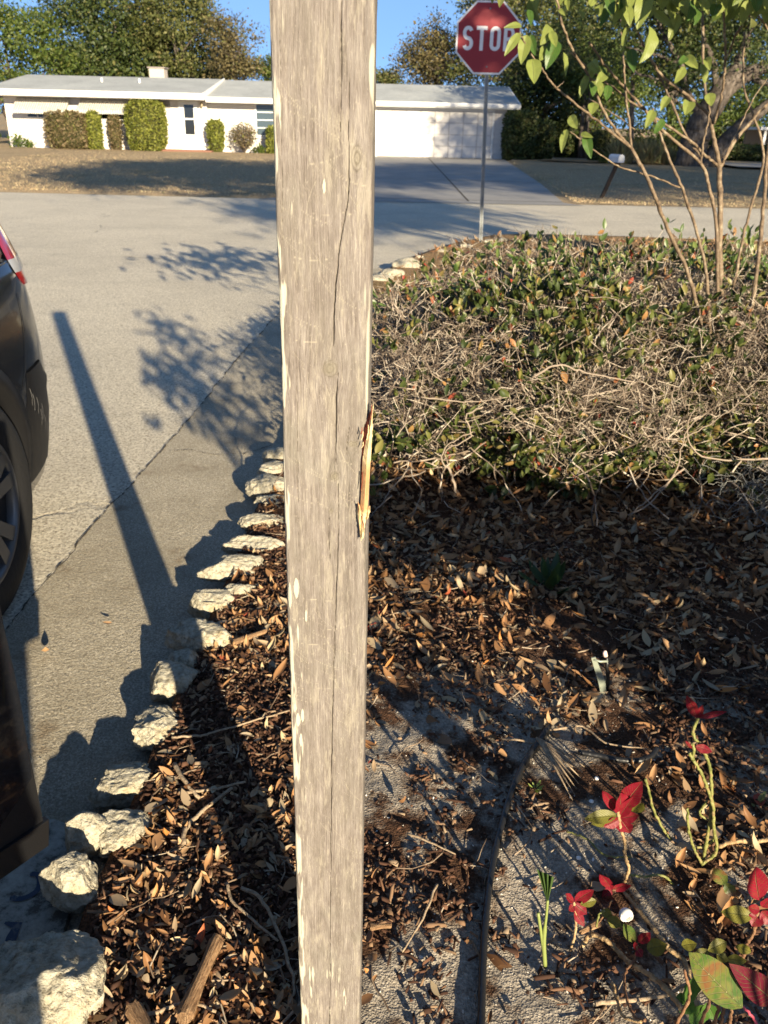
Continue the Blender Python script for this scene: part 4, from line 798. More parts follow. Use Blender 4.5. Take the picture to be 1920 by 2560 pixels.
HLF = leafmat('hedge_leaf', [(0, (0.0189, 0.032, 0.0084)), (.4, (0.0432, 0.062, 0.01575)), (.7, (0.0945, 0.11, 0.0273)), (.9, (0.189, 0.17, 0.0525)), (.96, (0.297, 0.16, 0.063)), (1, (0.297, 0.04, 0.0315))], .42, .18, spec=.35)
T_ = np.array([q[0] for q in tips]); Dd = np.array([q[1] for q in tips]); hgt = T_[:, 2]/np.clip(htop(T_[:, 0], T_[:, 1]), .2, 2)
top = np.clip((hgt-.86)/.1, 0, 1); cl = fbm(T_, 3.2, 2, 33); pk = rng.random(len(T_)) < np.where(top > .3, np.clip((cl-.36)*1.5, .03, .45), np.clip((cl-.46)*2.6, .05, .42)); pk &= ~((T_[:, 1] > 3.5) & (T_[:, 2] < .35) & (rng.random(len(T_)) < .6))
T_, Dd, top = T_[pk], Dd[pk], top[pk]; LP = []; LD = []; LS = []; LN = []
for p, d, tp in zip(T_, Dd, top):
    for k in range(rng.integers(3, 7)):
        dd = d*.35+rng.normal(0, .6, 3)+np.array([0, 0, .15+.35*tp]); dd /= np.linalg.norm(dd); LP.append(p+d*rng.uniform(-.03, .015)); LD.append(dd); LS.append(rng.uniform(.026, .055)); LN.append(rng.normal(0, .4, 3)+np.array([0, -.3, 1]))
LP, LD, LS, LN = map(np.array, (LP, LD, LS, LN)); n = len(LP); VV = []; FF = []; b = 0; vr = rng.integers(0, 3, n); print('hedge leaves', n)
for k, (cu, fo) in enumerate(((.5, .3), (-.4, .4), (1.0, .2))):
    tv, tf, _ = leaf_tmpl(6, cu, fo, .45, .95); q = vr == k; V, F = inst(tv, tf, LP[q], frames(LD[q], LN[q]), LS[q]); VV.append(V); FF.append(F+b); b += len(V)
npmesh('foliage', np.concatenate(VV), np.concatenate(FF), HLF, root, True)
# shaded understory leaves and bare stems hanging to the ground
n = 900; cx_ = rng.uniform(-.1, 2.4, 130); cy_ = rng.uniform(3.0, 3.7, 130); cz_ = rng.uniform(.10, .36, 130); ci = rng.integers(0, 130, n); P = np.stack([cx_[ci], cy_[ci], cz_[ci]], -1)+rng.normal(0, .022, (n, 3)); P[:, 2] = np.maximum(P[:, 2], .07)
tv, tf, _ = leaf_tmpl(6, .4, .3, .45, .95); V, F = inst(tv, tf, P, frames(rng.normal(0, .7, (n, 3))+[0, -.2, .3], rng.normal(0, .3, (n, 3))+[0, -.4, 1]), rng.uniform(.035, .065, n)); tag(npmesh('low_foliage', V, F, HLF, root, True), kind='stuff')
P0 = []; P1 = []; R0 = []
for k in range(150):
    p = np.array([rng.uniform(-.2, 2.3), rng.uniform(2.95, 3.6), rng.uniform(.2, .42)]); d = np.array([rng.normal(0, .7), rng.normal(-.25, .4), -.6]); r_ = rng.uniform(.0012, .0035)
    for s_ in range(14):
        d = d+rng.normal(0, .22, 3); d /= np.linalg.norm(d); q = p+d*.03
        if q[2] < .07 or q[1] < 2.78: break
        P0.append(p); P1.append(q); R0.append(r_); p = q
V, F = segs(P0, P1, R0, R0, 5); tag(npmesh('low_twigs', V, F, HTW, root, True), kind='stuff')
# new shoots above the hedge
SP0 = []; SP1 = []; SR = []; LP = []; LD = []; LS = []
for k in range(150):
    x_ = rng.uniform(-.1, 3.0); y_ = rng.uniform(3.5, 5.2); z0 = float(htop([x_], [y_])[0])-.05; p = np.array([x_, y_, z0]); d = np.array([rng.normal(0, .2), rng.normal(0, .2), 1.]); hh = rng.uniform(.06, .22) if x_ > .7 else rng.uniform(.05, .11)
    for s_ in range(4):
        q = p+d/np.linalg.norm(d)*hh/4; SP0.append(p); SP1.append(q); SR.append(.0017); p = q; d = d+rng.normal(0, .15, 3)
        for j in range(2): dd = rng.normal(0, .7, 3)+[0, 0, .5]; LP.append(p); LD.append(dd); LS.append(rng.uniform(.03, .055))
V, F = segs(SP0, SP1, SR, SR, 5); tag(npmesh('shoots', V, F, HTW, root, True), kind='stuff')
n = len(LP); tv, tf, _ = leaf_tmpl(6, .4, .3, .42, .9); V, F = inst(tv, tf, np.array(LP), frames(np.array(LD), rng.normal(0, .4, (n, 3))+[0, -.5, 1]), np.array(LS))
tag(npmesh('shoot_leaves', V, F, leafmat('shoot_leaf', [(0, (.05, .09, .02)), (.6, (.11, .16, .045)), (.9, (.20, .23, .07)), (1, (.28, .12, .05))], .4, .25), root, True), kind='stuff')
# a grey tangle of bare twigs at the right under the hedge
P0 = []; P1 = []; 
for k in range(900):
    p = np.array([rng.normal(1.62, .16), rng.normal(2.95, .10), rng.uniform(.08, .3)]); d = rng.normal(0, 1, 3); d /= np.linalg.norm(d)
    for s_ in range(4):
        d = d+rng.normal(0, .45, 3); d /= np.linalg.norm(d); q = p+d*.022; P0.append(p); P1.append(q); p = q
V, F = segs(P0, P1, [.0009]*len(P0), [.0008]*len(P0), 4); tt = T('lichen_twig', .9, .1, (.27, .27, .25)); o = npmesh('dry_twig_clump', V, F, tt.mat); tag(o, 'grey mossy tangle of fine dead twigs at the right under the hedge', 'twig clump')
# drooping twigs in front of hedge bottom: two long curved ones
def z4(a, b, Y): return D(900+a/1.626, 550+b/1.626, Y)
def hb(l, Y, r_, lab):
    m = MB(); sp_ = smoothpts([z4(a, b, Y) for a, b in l], 6, .002); m.tube(sp_, [r_*(1-.6*i/len(sp_)) for i in range(len(sp_))], 6); return m
for l, y_, r_ in (([(1320, 1010), (1180, 1130), (1100, 1200), (1050, 1290)], 2.95, .004), ([(1660, 970), (1500, 975), (1370, 950), (1330, 850), (1360, 760)], 2.95, .004), ([(850, 1000), (960, 1040), (1040, 940), (1100, 930)], 3.1, .007), ([(390, 1110), (370, 1030), (330, 960), (380, 900), (460, 860)], 2.95, .004), ([(130, 1120), (60, 1180), (40, 1210)], 2.9, .003), ([(380, 1040), (430, 1000)], 2.95, .003), ([(700, 640), (800, 590), (920, 620), (1120, 660)], 2.95, .0045),
        ([(500, 760), (430, 800), (450, 880), (350, 940), (380, 1050), (400, 1110)], 2.98, .0035), ([(200, 1010), (120, 1100), (90, 1160)], 2.9, .003), ([(1090, 1200), (1180, 1150), (1290, 1010), (1320, 870), (1400, 790)], 2.95, .004), ([(250, 720), (420, 740), (600, 720)], 2.97, .003), ([(1150, 870), (1290, 890), (1420, 830), (1600, 700)], 2.97, .003), ([(900, 720), (1000, 700), (1060, 690)], 2.97, .003)):
    hb(l, y_, r_, '').build('drooping_twig', HTW, root, True)

# ================================================================== YOUNG TREE (sapling)
root = empty('sapling', (1.42, 3.6, .05), 'young tree with many slim brown stems and drooping light green leaves', 'tree')
t = T('sapling_bark', .6, .35); c = t.co(); t.col(t.ramp(t.noise(c, 40, 4), [(.3, (0.0765, 0.051, 0.03273)), (.55, (0.1836, 0.1318, 0.08415)), (.75, (0.3213, 0.2805, 0.2057))])); t.bump(t.noise(c, 130, 3), .004); SBK = t.mat
def z2(a, b, Y): return D(900+a/1.626, b/1.626, Y)
stems = [([(1470, 1500, 3.6), (1470, 1250, 3.6), (1463, 1050, 3.6), (1463, 850, 3.6), (1460, 670, 3.6)], .019, .016),
 ([(1460, 670, 3.6), (1440, 570, 3.6), (1422, 470, 3.62), (1400, 330, 3.66), (1396, 180, 3.7), (1385, -60, 3.75)], .014, .007), ([(1422, 470, 3.62), (1345, 400, 3.6), (1230, 310, 3.55), (1170, 220, 3.5), (1130, 130, 3.45)], .010, .005),
 ([(1440, 500, 3.6), (1470, 380, 3.55), (1485, 250, 3.5), (1478, 60, 3.45), (1470, -80, 3.4)], .008, .006), ([(1485, 250, 3.5), (1540, 120, 3.4), (1600, 40, 3.3), (1650, -60, 3.2)], .006, .004), ([(1600, 40, 3.3), (1640, 90, 3.35), (1690, 170, 3.4)], .005, .004),
 ([(1462, 680, 3.6), (1520, 580, 3.65), (1600, 480, 3.7), (1680, 400, 3.75), (1780, 330, 3.8)], .012, .008), ([(1452, 672, 3.6), (1400, 630, 3.55), (1340, 570, 3.5), (1200, 480, 3.45), (1060, 380, 3.4), (960, 300, 3.35), (850, 210, 3.3)], .009, .004),
 ([(1455, 1500, 3.5), (1450, 950, 3.5), (1420, 770, 3.5), (1385, 665, 3.5), (1250, 550, 3.45), (1160, 450, 3.4), (1080, 360, 3.35), (1000, 270, 3.3), (930, 170, 3.25)], .012, .005), ([(1385, 665, 3.5), (1400, 560, 3.5), (1420, 470, 3.5), (1420, 380, 3.5)], .007, .004),
 ([(1420, 1450, 3.4), (1340, 1130, 3.4), (1250, 930, 3.35), (1200, 800, 3.3), (1150, 690, 3.3), (1105, 605, 3.3)], .012, .010), ([(1105, 605, 3.3), (1095, 500, 3.3), (1080, 370, 3.3), (1070, 230, 3.3), (1060, 130, 3.3)], .007, .004),
 ([(1105, 605, 3.3), (1040, 530, 3.25), (980, 430, 3.2), (930, 310, 3.2), (870, 210, 3.15), (825, 110, 3.1), (800, 0, 3.1), (780, -80, 3.05)], .008, .005), ([(930, 310, 3.2), (985, 350, 3.2), (1030, 380, 3.2)], .003, .003),
 ([(1105, 605, 3.3), (1000, 520, 3.2), (900, 440, 3.1), (800, 360, 3.05), (740, 280, 3.0), (690, 210, 3.0), (650, 130, 2.98)], .007, .003), ([(1430, 1500, 3.45), (1410, 1130, 3.45), (1370, 950, 3.45), (1310, 765, 3.4), (1255, 640, 3.4), (1215, 530, 3.4), (1190, 440, 3.4)], .011, .006),
 ([(1300, 762, 3.4), (1180, 715, 3.35), (1060, 680, 3.3), (980, 630, 3.25), (900, 570, 3.2), (855, 535, 3.2)], .005, .003), ([(1390, 640, 3.5), (1330, 560, 3.55), (1260, 400, 3.6), (1190, 250, 3.6), (1180, 200, 3.6)], .008, .005), ([(1500, 1300, 3.7), (1540, 1050, 3.7), (1580, 880, 3.7), (1640, 640, 3.7), (1600, 470, 3.7), (1560, 350, 3.7), (1562, 130, 3.7)], .010, .006),
 ([(1560, 1450, 3.5), (1610, 1130, 3.5), (1640, 850, 3.5), (1655, 640, 3.5), (1690, 450, 3.5)], .013, .010), ([(1475, 660, 3.6), (1530, 540, 3.6), (1600, 400, 3.6), (1655, 320, 3.6)], .005, .003), ([(1160, 560, 3.4), (1040, 470, 3.45), (930, 400, 3.5)], .004, .003), ([(800, 360, 3.05), (830, 330, 3.05)], .003, .002)]
for k, (l, r0, r1) in enumerate(stems):
    sp_ = smoothpts([z2(*q) for q in l], 7, .0012); n_ = len(sp_); m = MB(); m.tube(sp_, [.64*(r0+(r1-r0)*i/(n_-1))*(1.18 if i % 6 == 0 else 1) for i in range(n_)], 9); m.build('trunk' if k == 0 else 'branch', SBK, root, True)
SLF = leafmat('sapling_leaf', [(0, (0.1105, 0.1615, 0.02975)), (.5, (0.2125, 0.2635, 0.06375)), (.9, (0.306, 0.323, 0.0935)), (1, (0.34, 0.255, 0.0765))], .42, .38, True)
SLG = leafmat('sapling_leaf_dark', [(0, (.04, .10, .02)), (1, (.08, .15, .03))], .38, .3, True)
LV = [((960,-40),(905,172),100,3.0),((975,150),(915,366),115,2.95),((770,-10),(690,160),55,3.1),((790,20),(762,145),60,3.1),((870,50),(812,160),60,3.1),((850,150),(822,305),38,3.1),((870,280),(888,420),62,3.2),((1000,60),(1120,165),45,3.2),((1140,80),(1085,242),62,3.2),((1120,-10),(1148,62),55,3.2),((1240,50),(1230,150),58,3.3),((1390,-40),(1362,96),92,3.1),((1480,-50),(1470,62),65,3.1),((1545,0),(1500,152),62,3.1),((1580,-30),(1592,72),75,3.0),
 ((240,150),(135,162),38,3.0),((230,190),(140,325),52,2.98),((270,200),(236,372),75,3.0),((290,200),(318,322),50,3.0),((300,340),(312,485),90,3.0),((400,150),(345,262),72,3.1),((380,270),(342,352),62,3.1),((445,235),(380,402),80,3.1),((480,300),(490,442),45,3.1),((620,430),(570,572),45,3.2),((680,470),(692,560),48,3.2),((740,490),(728,582),52,3.2),((660,590),(642,662),62,3.2),((520,665),(562,742),60,3.15),((500,745),(470,882),46,3.2),((605,770),(640,915),58,3.2),((580,770),(652,792),32,3.2),
 ((1180,385),(1120,482),52,3.4),((1275,365),(1292,484),62,3.5),((1185,350),(1242,402),42,3.5),((1320,535),(1332,612),62,3.5),((1090,560),(1040,642),52,3.3),((1000,635),(950,742),52,3.3),((1062,688),(1000,772),46,3.3),((1205,585),(1180,665),72,3.4),((480,45),(492,92),50,3.1),((560,60),(592,115),62,3.1),((280,55),(292,150),42,3.0),((500,-10),(508,62),32,3.1),((640,355),(682,425),62,3.2),((700,400),(712,452),55,3.2),((820,-30),(800,60),60,3.1),((890,-40),(850,70),60,3.2),((1060,-40),(1040,60),70,3.2),((1300,-30),(1310,80),60,3.3),((1200,-30),(1190,70),60,3.3),((1640,-30),(1655,60),70,3.2)]
xr = random.Random(11)
for k in range(40):
    a_ = xr.uniform(650, 1660); b_ = xr.uniform(-70, 30); L_ = xr.uniform(70, 135); an_ = xr.uniform(-.5, .5); LV.append(((a_, b_), (a_+L_*math.sin(an_), b_+L_*math.cos(an_)), xr.uniform(50, 85), xr.uniform(2.95, 3.4)))
for k in range(14):
    a_, b_ = xr.choice([(880, 20), (830, 100), (1140, 60), (1250, 30), (560, 90), (420, 180), (1180, 330), (1290, 330), (640, 470), (740, 430), (1040, 570), (660, 380), (1590, 10), (1420, 20)]); L_ = xr.uniform(60, 100); an_ = xr.uniform(-.9, .9); a_ += xr.uniform(-20, 20); LV.append(((a_, b_), (a_+L_*math.sin(an_), b_+L_*math.cos(an_)), xr.uniform(38, 60), xr.uniform(3.0, 3.4)))
def z6(a, b, Y): return D(1200+a/2.304, b/2.304, Y)
for k, (a, b, wd, Y) in enumerate(LV):
    A_ = z6(*a, Y); B_ = z6(*b, Y-.03); mpp = (Y*.906+(1.45-A_.z)*.4226)/2100/2.304
    mk_leaf(root, A_, B_, wd*mpp*.90, SLG if k % 4 == 2 else SLF, curl=rng.uniform(-.9, .2), fold=rng.uniform(.25, .6), hint=(rng.normal(0, .45), -1, .25), pw=.72)
# upper, out-of-frame foliage whose shadow reaches the road
tv, tf, uvs = leaf_tmpl(8, -.5, .35, .42, .75); n = 420; cs = rng.normal(0, 1, (n, 3))*[.50, .42, .12]+[1.15, 3.05, 1.84]; cs = cs[(cs[:, 2] > 1.80+.02*cs[:, 1]*0) & (cs[:, 2] < 2.1)]; cs[:, 2] += .08; n = len(cs)
V, F = inst(tv, tf, cs, frames(rng.normal(0, .5, (n, 3))+[0, -.1, -.7], rng.normal(0, .5, (n, 3))+[0, -1, .3]), rng.uniform(.09, .15, n)); npmesh('crown', V, F, SLF, root, True, np.tile(uvs, (n, 1)))

# tall loose plant beside the viewer at the right: its leafy shadow falls over the gutter and road, its stems over the sand
root = empty('tall_shrub', (1.12, -.35, .05), 'tall loose leafy shrub just right of the viewer, out of view', 'shrub')
m = MB(); tops = []
for k in range(9):
    a_ = random.uniform(-1, 1); b_ = random.uniform(-1, 1); tp_ = (1.08+.17*a_, -.30+.14*b_, random.uniform(1.35, 1.85)); tops.append(tp_); m.tube(smoothpts([(1.12+.05*a_, -.35+.04*b_, .02), (1.12+.12*a_, -.34+.1*b_, .7), tp_], 6, .006), [.0085-.0004*i for i in range(13)], 7)
m.build('stems', SBK, root, True)
n = 320; ci = rng.integers(0, 9, n); P = np.array(tops)[ci]+rng.normal(0, 1, (n, 3))*[.085, .10, .12]; P[:, 0] = np.maximum(P[:, 0], .80); tv, tf, uvs = leaf_tmpl(8, -.5, .35, .42, .75)
V, F = inst(tv, tf, P, frames(rng.normal(0, .5, (n, 3))+[0, -.1, -.6], rng.normal(0, .5, (n, 3))+[0, -1, .3]), rng.uniform(.06, .11, n)); npmesh('crown', V, F, SLF, root, True, np.tile(uvs, (n, 1)))
# shrub standing at the right, beside the bed (out of frame): shades the litter
root = empty('shrub', (2.2, .1, .05), 'low dense shrub beside the bed at the right', 'shrub')
P = np.concatenate([np.stack([rng.uniform(1.5, 3.2, 2600), rng.uniform(-.25, .5, 2600), .78*rng.uniform(0, 1, 2600)**.6], -1), np.stack([rng.uniform(1.14, 3.1, 1750), rng.uniform(-.12, .36, 1750), rng.uniform(.78, .99, 1750)], -1)])
P[:, 2] += .24*(fbm(P*[1, 1, .3], 5, 2, 3)-.5)*(P[:, 2] > .4); n = len(P); d = rng.normal(0, 1, (n, 3)); d /= np.linalg.norm(d, axis=1)[:, None]
tv, tf, _ = leaf_tmpl(5, .4, .3, .5, .9); V, F = inst(tv, tf, P, frames(d+rng.normal(0, .4, (n, 3)), rng.normal(0, 1, (n, 3))), rng.uniform(.06, .09, n)); npmesh('foliage', V, F, HLF, root, True)
m = MB()
for k in range(9): a_ = rng.uniform(0, 6.28); m.tube([(2.25+.1*math.cos(a_), .15+.1*math.sin(a_), .0), (2.25+.4*math.cos(a_), .15+.25*math.sin(a_), .3), (2.25+.65*math.cos(a_), .15+.33*math.sin(a_), .55)], [.012, .009, .005], 6)
for q in ((1.1, .1, .85), (1.35, .2, .95), (1.6, 0, .9)): m.tube([(2.2, .15, .0), (1.9, .12, .5), q], [.012, .009, .004], 6)
m.build('branches', SBK, root, True)

# ================================================================== STOP SIGN
def plane_pt(px, py, Y): return D(px, py, Y)
SY = 11.35; base = Vector((1.17, SY, 0.0)); root = empty('stop_sign', base, 'red octagonal stop sign on a perforated steel post at the corner', 'sign')
t = T('red_reflective', .45, .4); t.col(t.mix(t.noise(t.co(), 2, 3), (.22, .005, .014), (.31, .010, .022))); REDP = t.mat
WHP = T('white_reflective', .5, .4, (.72, .72, .74)).mat; t = T('galvanised_steel', .5, .5, (.22, .235, .24), .5); t.bump(t.noise(t.co(), 40, 3), .002); GAL = t.mat
sc_ = D(900+522/1.626, 155/1.626, SY); scx, scz = sc_.x, sc_.z; RR = .381/math.cos(R(22.5))
def octo(r_): return [(scx+r_*math.cos(R(22.5+45*k)), scz+r_*math.sin(R(22.5+45*k))) for k in range(8)]
m = MB(); m.prism([(x, SY-.004, z) for x, z in octo(RR)], (0, .004, 0)); m.build('border', WHP, root)
m = MB(); m.prism([(x, SY-.0065, z) for x, z in octo(RR*.945)], (0, .002, 0)); m.build('face', REDP, root)
m = MB()
def stroke(pts, w_, y0=SY-.0095, th=.0025):
    V = []; F = []; n_ = len(pts)
    for i, (x, z) in enumerate(pts):
        a = pts[max(i-1, 0)]; b = pts[min(i+1, n_-1)]; d = Vector((b[0]-a[0], b[1]-a[1])).normalized(); nx = -d.y*w_/2; nz = d.x*w_/2
        V += [(x+nx, y0, z+nz), (x-nx, y0, z-nz), (x-nx, y0+th, z-nz), (x+nx, y0+th, z+nz)]
        if i:
            b4 = 4*i-4
            for j in range(4): F.append((b4+j, b4+(j+1) % 4, b4+4+(j+1) % 4, b4+4+j))
    F += [(3, 2, 1, 0), (4*n_-4, 4*n_-3, 4*n_-2, 4*n_-1)]; return V, F
LH = .254; LW = .125; SW = .040; gap = .036; x0 = scx-(4*LW+3*gap)/2; zb = scz-LH/2-.005
def arcp(cx_, cz_, rx, rz, a0, a1, n_=14): return [(cx_+rx*math.cos(R(a0+(a1-a0)*k/n_)), cz_+rz*math.sin(R(a0+(a1-a0)*k/n_))) for k in range(n_+1)]
h2 = SW/2; rx = LW/2-h2; rzq = (LH-SW)/4
c1 = x0+LW/2; Sp = arcp(c1, zb+h2+3*rzq, rx, rzq, 25, 180, 14)+arcp(c1, zb+h2+3*rzq, rx, rzq, 190, 250, 6)+arcp(c1, zb+h2+rzq, rx, rzq, 70, 0, 7)+arcp(c1, zb+h2+rzq, rx, rzq, -10, -155, 14)
L1 = MB(); L1.add(*stroke(Sp, SW)); L1.build('letter', WHP, root)
xt = x0+LW+gap; L2 = MB(); L2.add(*stroke([(xt, zb+LH-h2), (xt+LW, zb+LH-h2)], SW)); L2.add(*stroke([(xt+LW/2, zb), (xt+LW/2, zb+LH-SW)], SW)); L2.build('letter', WHP, root)
xo = x0+2*(LW+gap); cO = xo+LW/2; Op = arcp(cO, zb+LH-h2-rx, rx, rx, 0, 180)+arcp(cO, zb+h2+rx, rx, rx, 180, 360)+[(cO+rx, zb+LH/2), (cO+rx, zb+LH-h2-rx)]
L3 = MB(); L3.add(*stroke(Op, SW)); L3.build('letter', WHP, root)
xp = x0+3*(LW+gap); rp = .058; L4 = MB(); L4.add(*stroke([(xp+h2, zb), (xp+h2, zb+LH)], SW)); L4.add(*stroke([(xp+SW, zb+LH-h2), (xp+LW-rp, zb+LH-h2)]+arcp(xp+LW-rp, zb+LH-h2-rp+.004, rp-h2+.002, rp-.004, 85, -85)+[(xp+LW-rp, zb+LH-h2-2*rp+.008), (xp+SW, zb+LH-h2-2*rp+.008)], SW*.9)); L4.build('letter', WHP, root)
bt = MB()
for z in (scz+.30, scz-.30): bt = MB(); bt.tube([(scx, SY-.012, z), (scx, SY-.004, z)], .011, 8); bt.build('bolt', GAL, root, True)
# perforated U-channel/square post with real holes: two side rails + rungs
m = MB(); pw = .022; z = 0.0; bx_, tx_ = 1.17, scx
Mx = Matrix(((1, 0, (tx_-bx_)/(scz), bx_), (0, 1, 0, SY+.03), (0, 0, 1, 0), (0, 0, 0, 1)))
m.box((-pw, -pw, -.1), (-.007, pw, scz+.33), Mx); m.box((.007, -pw, -.1), (pw, pw, scz+.33), Mx)
for k in range(int((scz+.33)/.0254)):
    zz = k*.0254; m.box((-.007, -pw+.001, zz), (.007, -pw+.004, zz+.0145), Mx)
m.box((-.007, pw-.004, -.1), (.007, pw-.001, scz+.32), Mx); m.build('post', GAL, root)

# ================================================================== HOUSE
t = T('white_painted_block', .85, .2); br = t.new('ShaderNodeTexBrick'); tc = t.new('ShaderNodeTexCoord'); mp = t.new('ShaderNodeMapping'); mp.inputs['Rotation'].default_value = (R(90), 0, 0); t.link(tc.outputs['Object'], mp.inputs[0]); t.link(mp.outputs[0], br.inputs['Vector'])
br.inputs['Scale'].default_value = 1; br.inputs['Brick Width'].default_value = .4; br.inputs['Row Height'].default_value = .2; br.inputs['Mortar Size'].default_value = .012; br.inputs['Color1'].default_value = (1, 1, 1, 1); br.inputs['Color2'].default_value = (1, 1, 1, 1); br.inputs['Mortar'].default_value = (0, 0, 0, 1)
c = t.co(); bn = t.noise(c, .8, 5, .65); f_ = S(t, br.outputs['Fac']); t.col(t.mix(f_*.12, t.mix(bn.ss(.45, .75)*.28, (.66, .63, .60), (.56, .47, .44)), (.5, .46, .43))); t.bump(f_*-1.0, .006); WALL = t.mat
t = T('grey_shingles', .9, .15); c = t.co(); sh = t.noise(t.co(scale=(1, 3, 3)), 5, 5, .75); t.col(t.ramp((sh*.6)+(t.noise(c, .7, 4)*.4), [(.35, (0.2652, 0.273, 0.2652)), (.5, (0.3666, 0.3783, 0.3666)), (.65, (0.468, 0.4758, 0.4524))])); wv2 = t.new('ShaderNodeTexWave'); wv2.bands_direction = 'Z'; wv2.inputs['Scale'].default_value = 5.5; t.link(c, wv2.inputs[0]); t.bump((sh*.6)+(S(t, wv2.outputs['Fac'])*.4), .02); ROOF = t.mat
TRIM = T('white_trim', .6, .3, (.70, .69, .665)).mat; t = T('dark_glass', .08, .6, (.015, .018, .022)); GLS = t.mat; WFR = T('white_frame', .6, .3, (.74, .73, .71)).mat
t = T('blue_grey_louvre_glass', .15, .6, (.06, .085, .105)); LOU = t.mat
t = T('awning_metal', .6, .3); wv3 = t.new('ShaderNodeTexWave'); wv3.inputs['Scale'].default_value = 3.3; t.link(t.co(), wv3.inputs[0]); c = t.co(scale=(1, 1, .3)); st_ = t.noise(c, 22, 4, .7)
z_ = t.xyz(t.co())[2]; t.col(t.mix(st_.ss(.42, .66)*.65, (.60, .58, .53), (.27, .22, .175))); t.bump(S(t, wv3.outputs['Fac']), .03); AWN = t.mat
FY = 40.0; EY = 39.05; BY = 49.0
hroot = empty('house', (-6, FY, 0), 'long white single storey house with grey shingle roof and awnings', 'house')
def zz0(a, b, Y): return D(a/2.304, 100+b/2.304, Y)
def zz1(a, b, Y): return D(900+a/1.626, b/1.626, Y)
# walls (tops tucked just under the soffits)
m = MB(); m.box((-16.75, FY, -.1), (-8.05, BY, 2.08)); m.build('wall', WALL, hroot)
m = MB(); m.box((-8.05, FY+.25, -.1), (-.95, BY-.1, 2.02)); m.build('wall', WALL, hroot)
m = MB(); m.box((-.95, FY-.02, -.1), (4.86, BY-.05, 1.99)); m.build('garage_wall', WALL, hroot)
# roofs
def gable(x0, x1, ye, yr, yb, ze, zr, th, name, e0=.0):
    m = MB(); prof = [(ye, ze), (yr, zr), (yb, ze), (yb, ze-th), (yr, zr-th-.02), (ye, ze-th)]
    for a, b in ((0, 1), (1, 2)):
        p = [prof[a], prof[b], (prof[b][0], prof[b][1]-.06), (prof[a][0], prof[a][1]-.06)]; m.prism([(x0, q[0]+(0 if q else 0), q[1]) for q in p], (x1-x0, 0, 0))
    r_ = m.build(name, ROOF, hroot)
    return r_
gable(-17.15, -7.98, 38.95, 44, 49.3, 2.30, 3.02, .1, 'roof'); gable(-7.97, 5.35, 39.45, 44, 49.1, 2.19, 2.99, .1, 'roof')
m = MB(); m.box((-17.18, 38.90, 2.06), (-7.96, 38.95, 2.285)); m.build('fascia', TRIM, hroot); m = MB(); m.box((-12.4, 38.84, 2.12), (-7.95, 38.90, 2.22)); m.build('gutter', TRIM, hroot)
m = MB(); m.box((-7.95, 39.40, 1.98), (5.33, 39.45, 2.175)); m.build('fascia', TRIM, hroot); m = MB(); m.box((-.8, 39.31, 2.03), (5.36, 39.40, 2.13)); m.build('gutter', TRIM, hroot)
m = MB(); m.prism([(-7.975, 38.92, 2.05), (-7.975, 38.92, 2.31), (-7.975, 44, 3.06), (-7.975, 44, 2.82)], (.05, 0, 0)); m.build('bargeboard', TRIM, hroot)
m = MB(); m.prism([(5.30, 39.43, 1.99), (5.30, 39.43, 2.2), (5.30, 44, 3.0), (5.30, 44, 2.78)], (.05, 0, 0)); m.build('bargeboard', TRIM, hroot)
m = MB(); m.box((-17.1, 38.96, 2.04), (-8.0, 40.0, 2.06)); m.box((-7.9, 39.46, 1.965), (5.28, 40.25, 1.98)); m.build('soffit', TRIM, hroot)
for xg in (-17.1, 4.84): m = MB(); m.prism([(xg, 40, 1.98), (xg, 44, 2.9), (xg, 49, 1.98)], (.02, 0, 0)); m.build('gable_wall', WALL, hroot)
m = MB(); m.tube([(5.28, 39.36, 2.03), (5.05, 39.8, 1.85), (4.92, 39.95, 1.75), (4.92, 39.95, 0.1)], .035, 8); m.build('downpipe', TRIM, hroot, True)
# chimney / roof vents
p = zz0(870, 215, 44.5); q = zz0(952, 165, 44.5); m = MB(); m.box((p.x, 44.2, 2.6), (q.x, 44.9, q.z)); ch = m.build('chimney', T('chimney_block', .9, .1, (.42, .37, .33)).mat, hroot, bevel=.02)
m = MB(); m.box((p.x-.06, 44.14, q.z+.0), (q.x+.06, 44.96, q.z+.05)); cap = m.build('chimney_cap', T('chimney_cap', .9, .1, (.25, .22, .2)).mat, None); cap.parent = ch; cap.location = (0, 0, 0); cap.matrix_parent_inverse = ch.matrix_world.inverted() if False else Matrix.Identity(4)
cap.location = Vector((0, 0, 0))-Vector(hroot.location) ; 
for a, b in ((586, 235), (803, 240)):
    p = zz0(a, b, 41.9); m = MB(); m.tube([(p.x, 41.9, p.z-.15), (p.x, 41.9, p.z+.12)], .05, 8); m.build('roof_vent', TRIM, hroot, True)
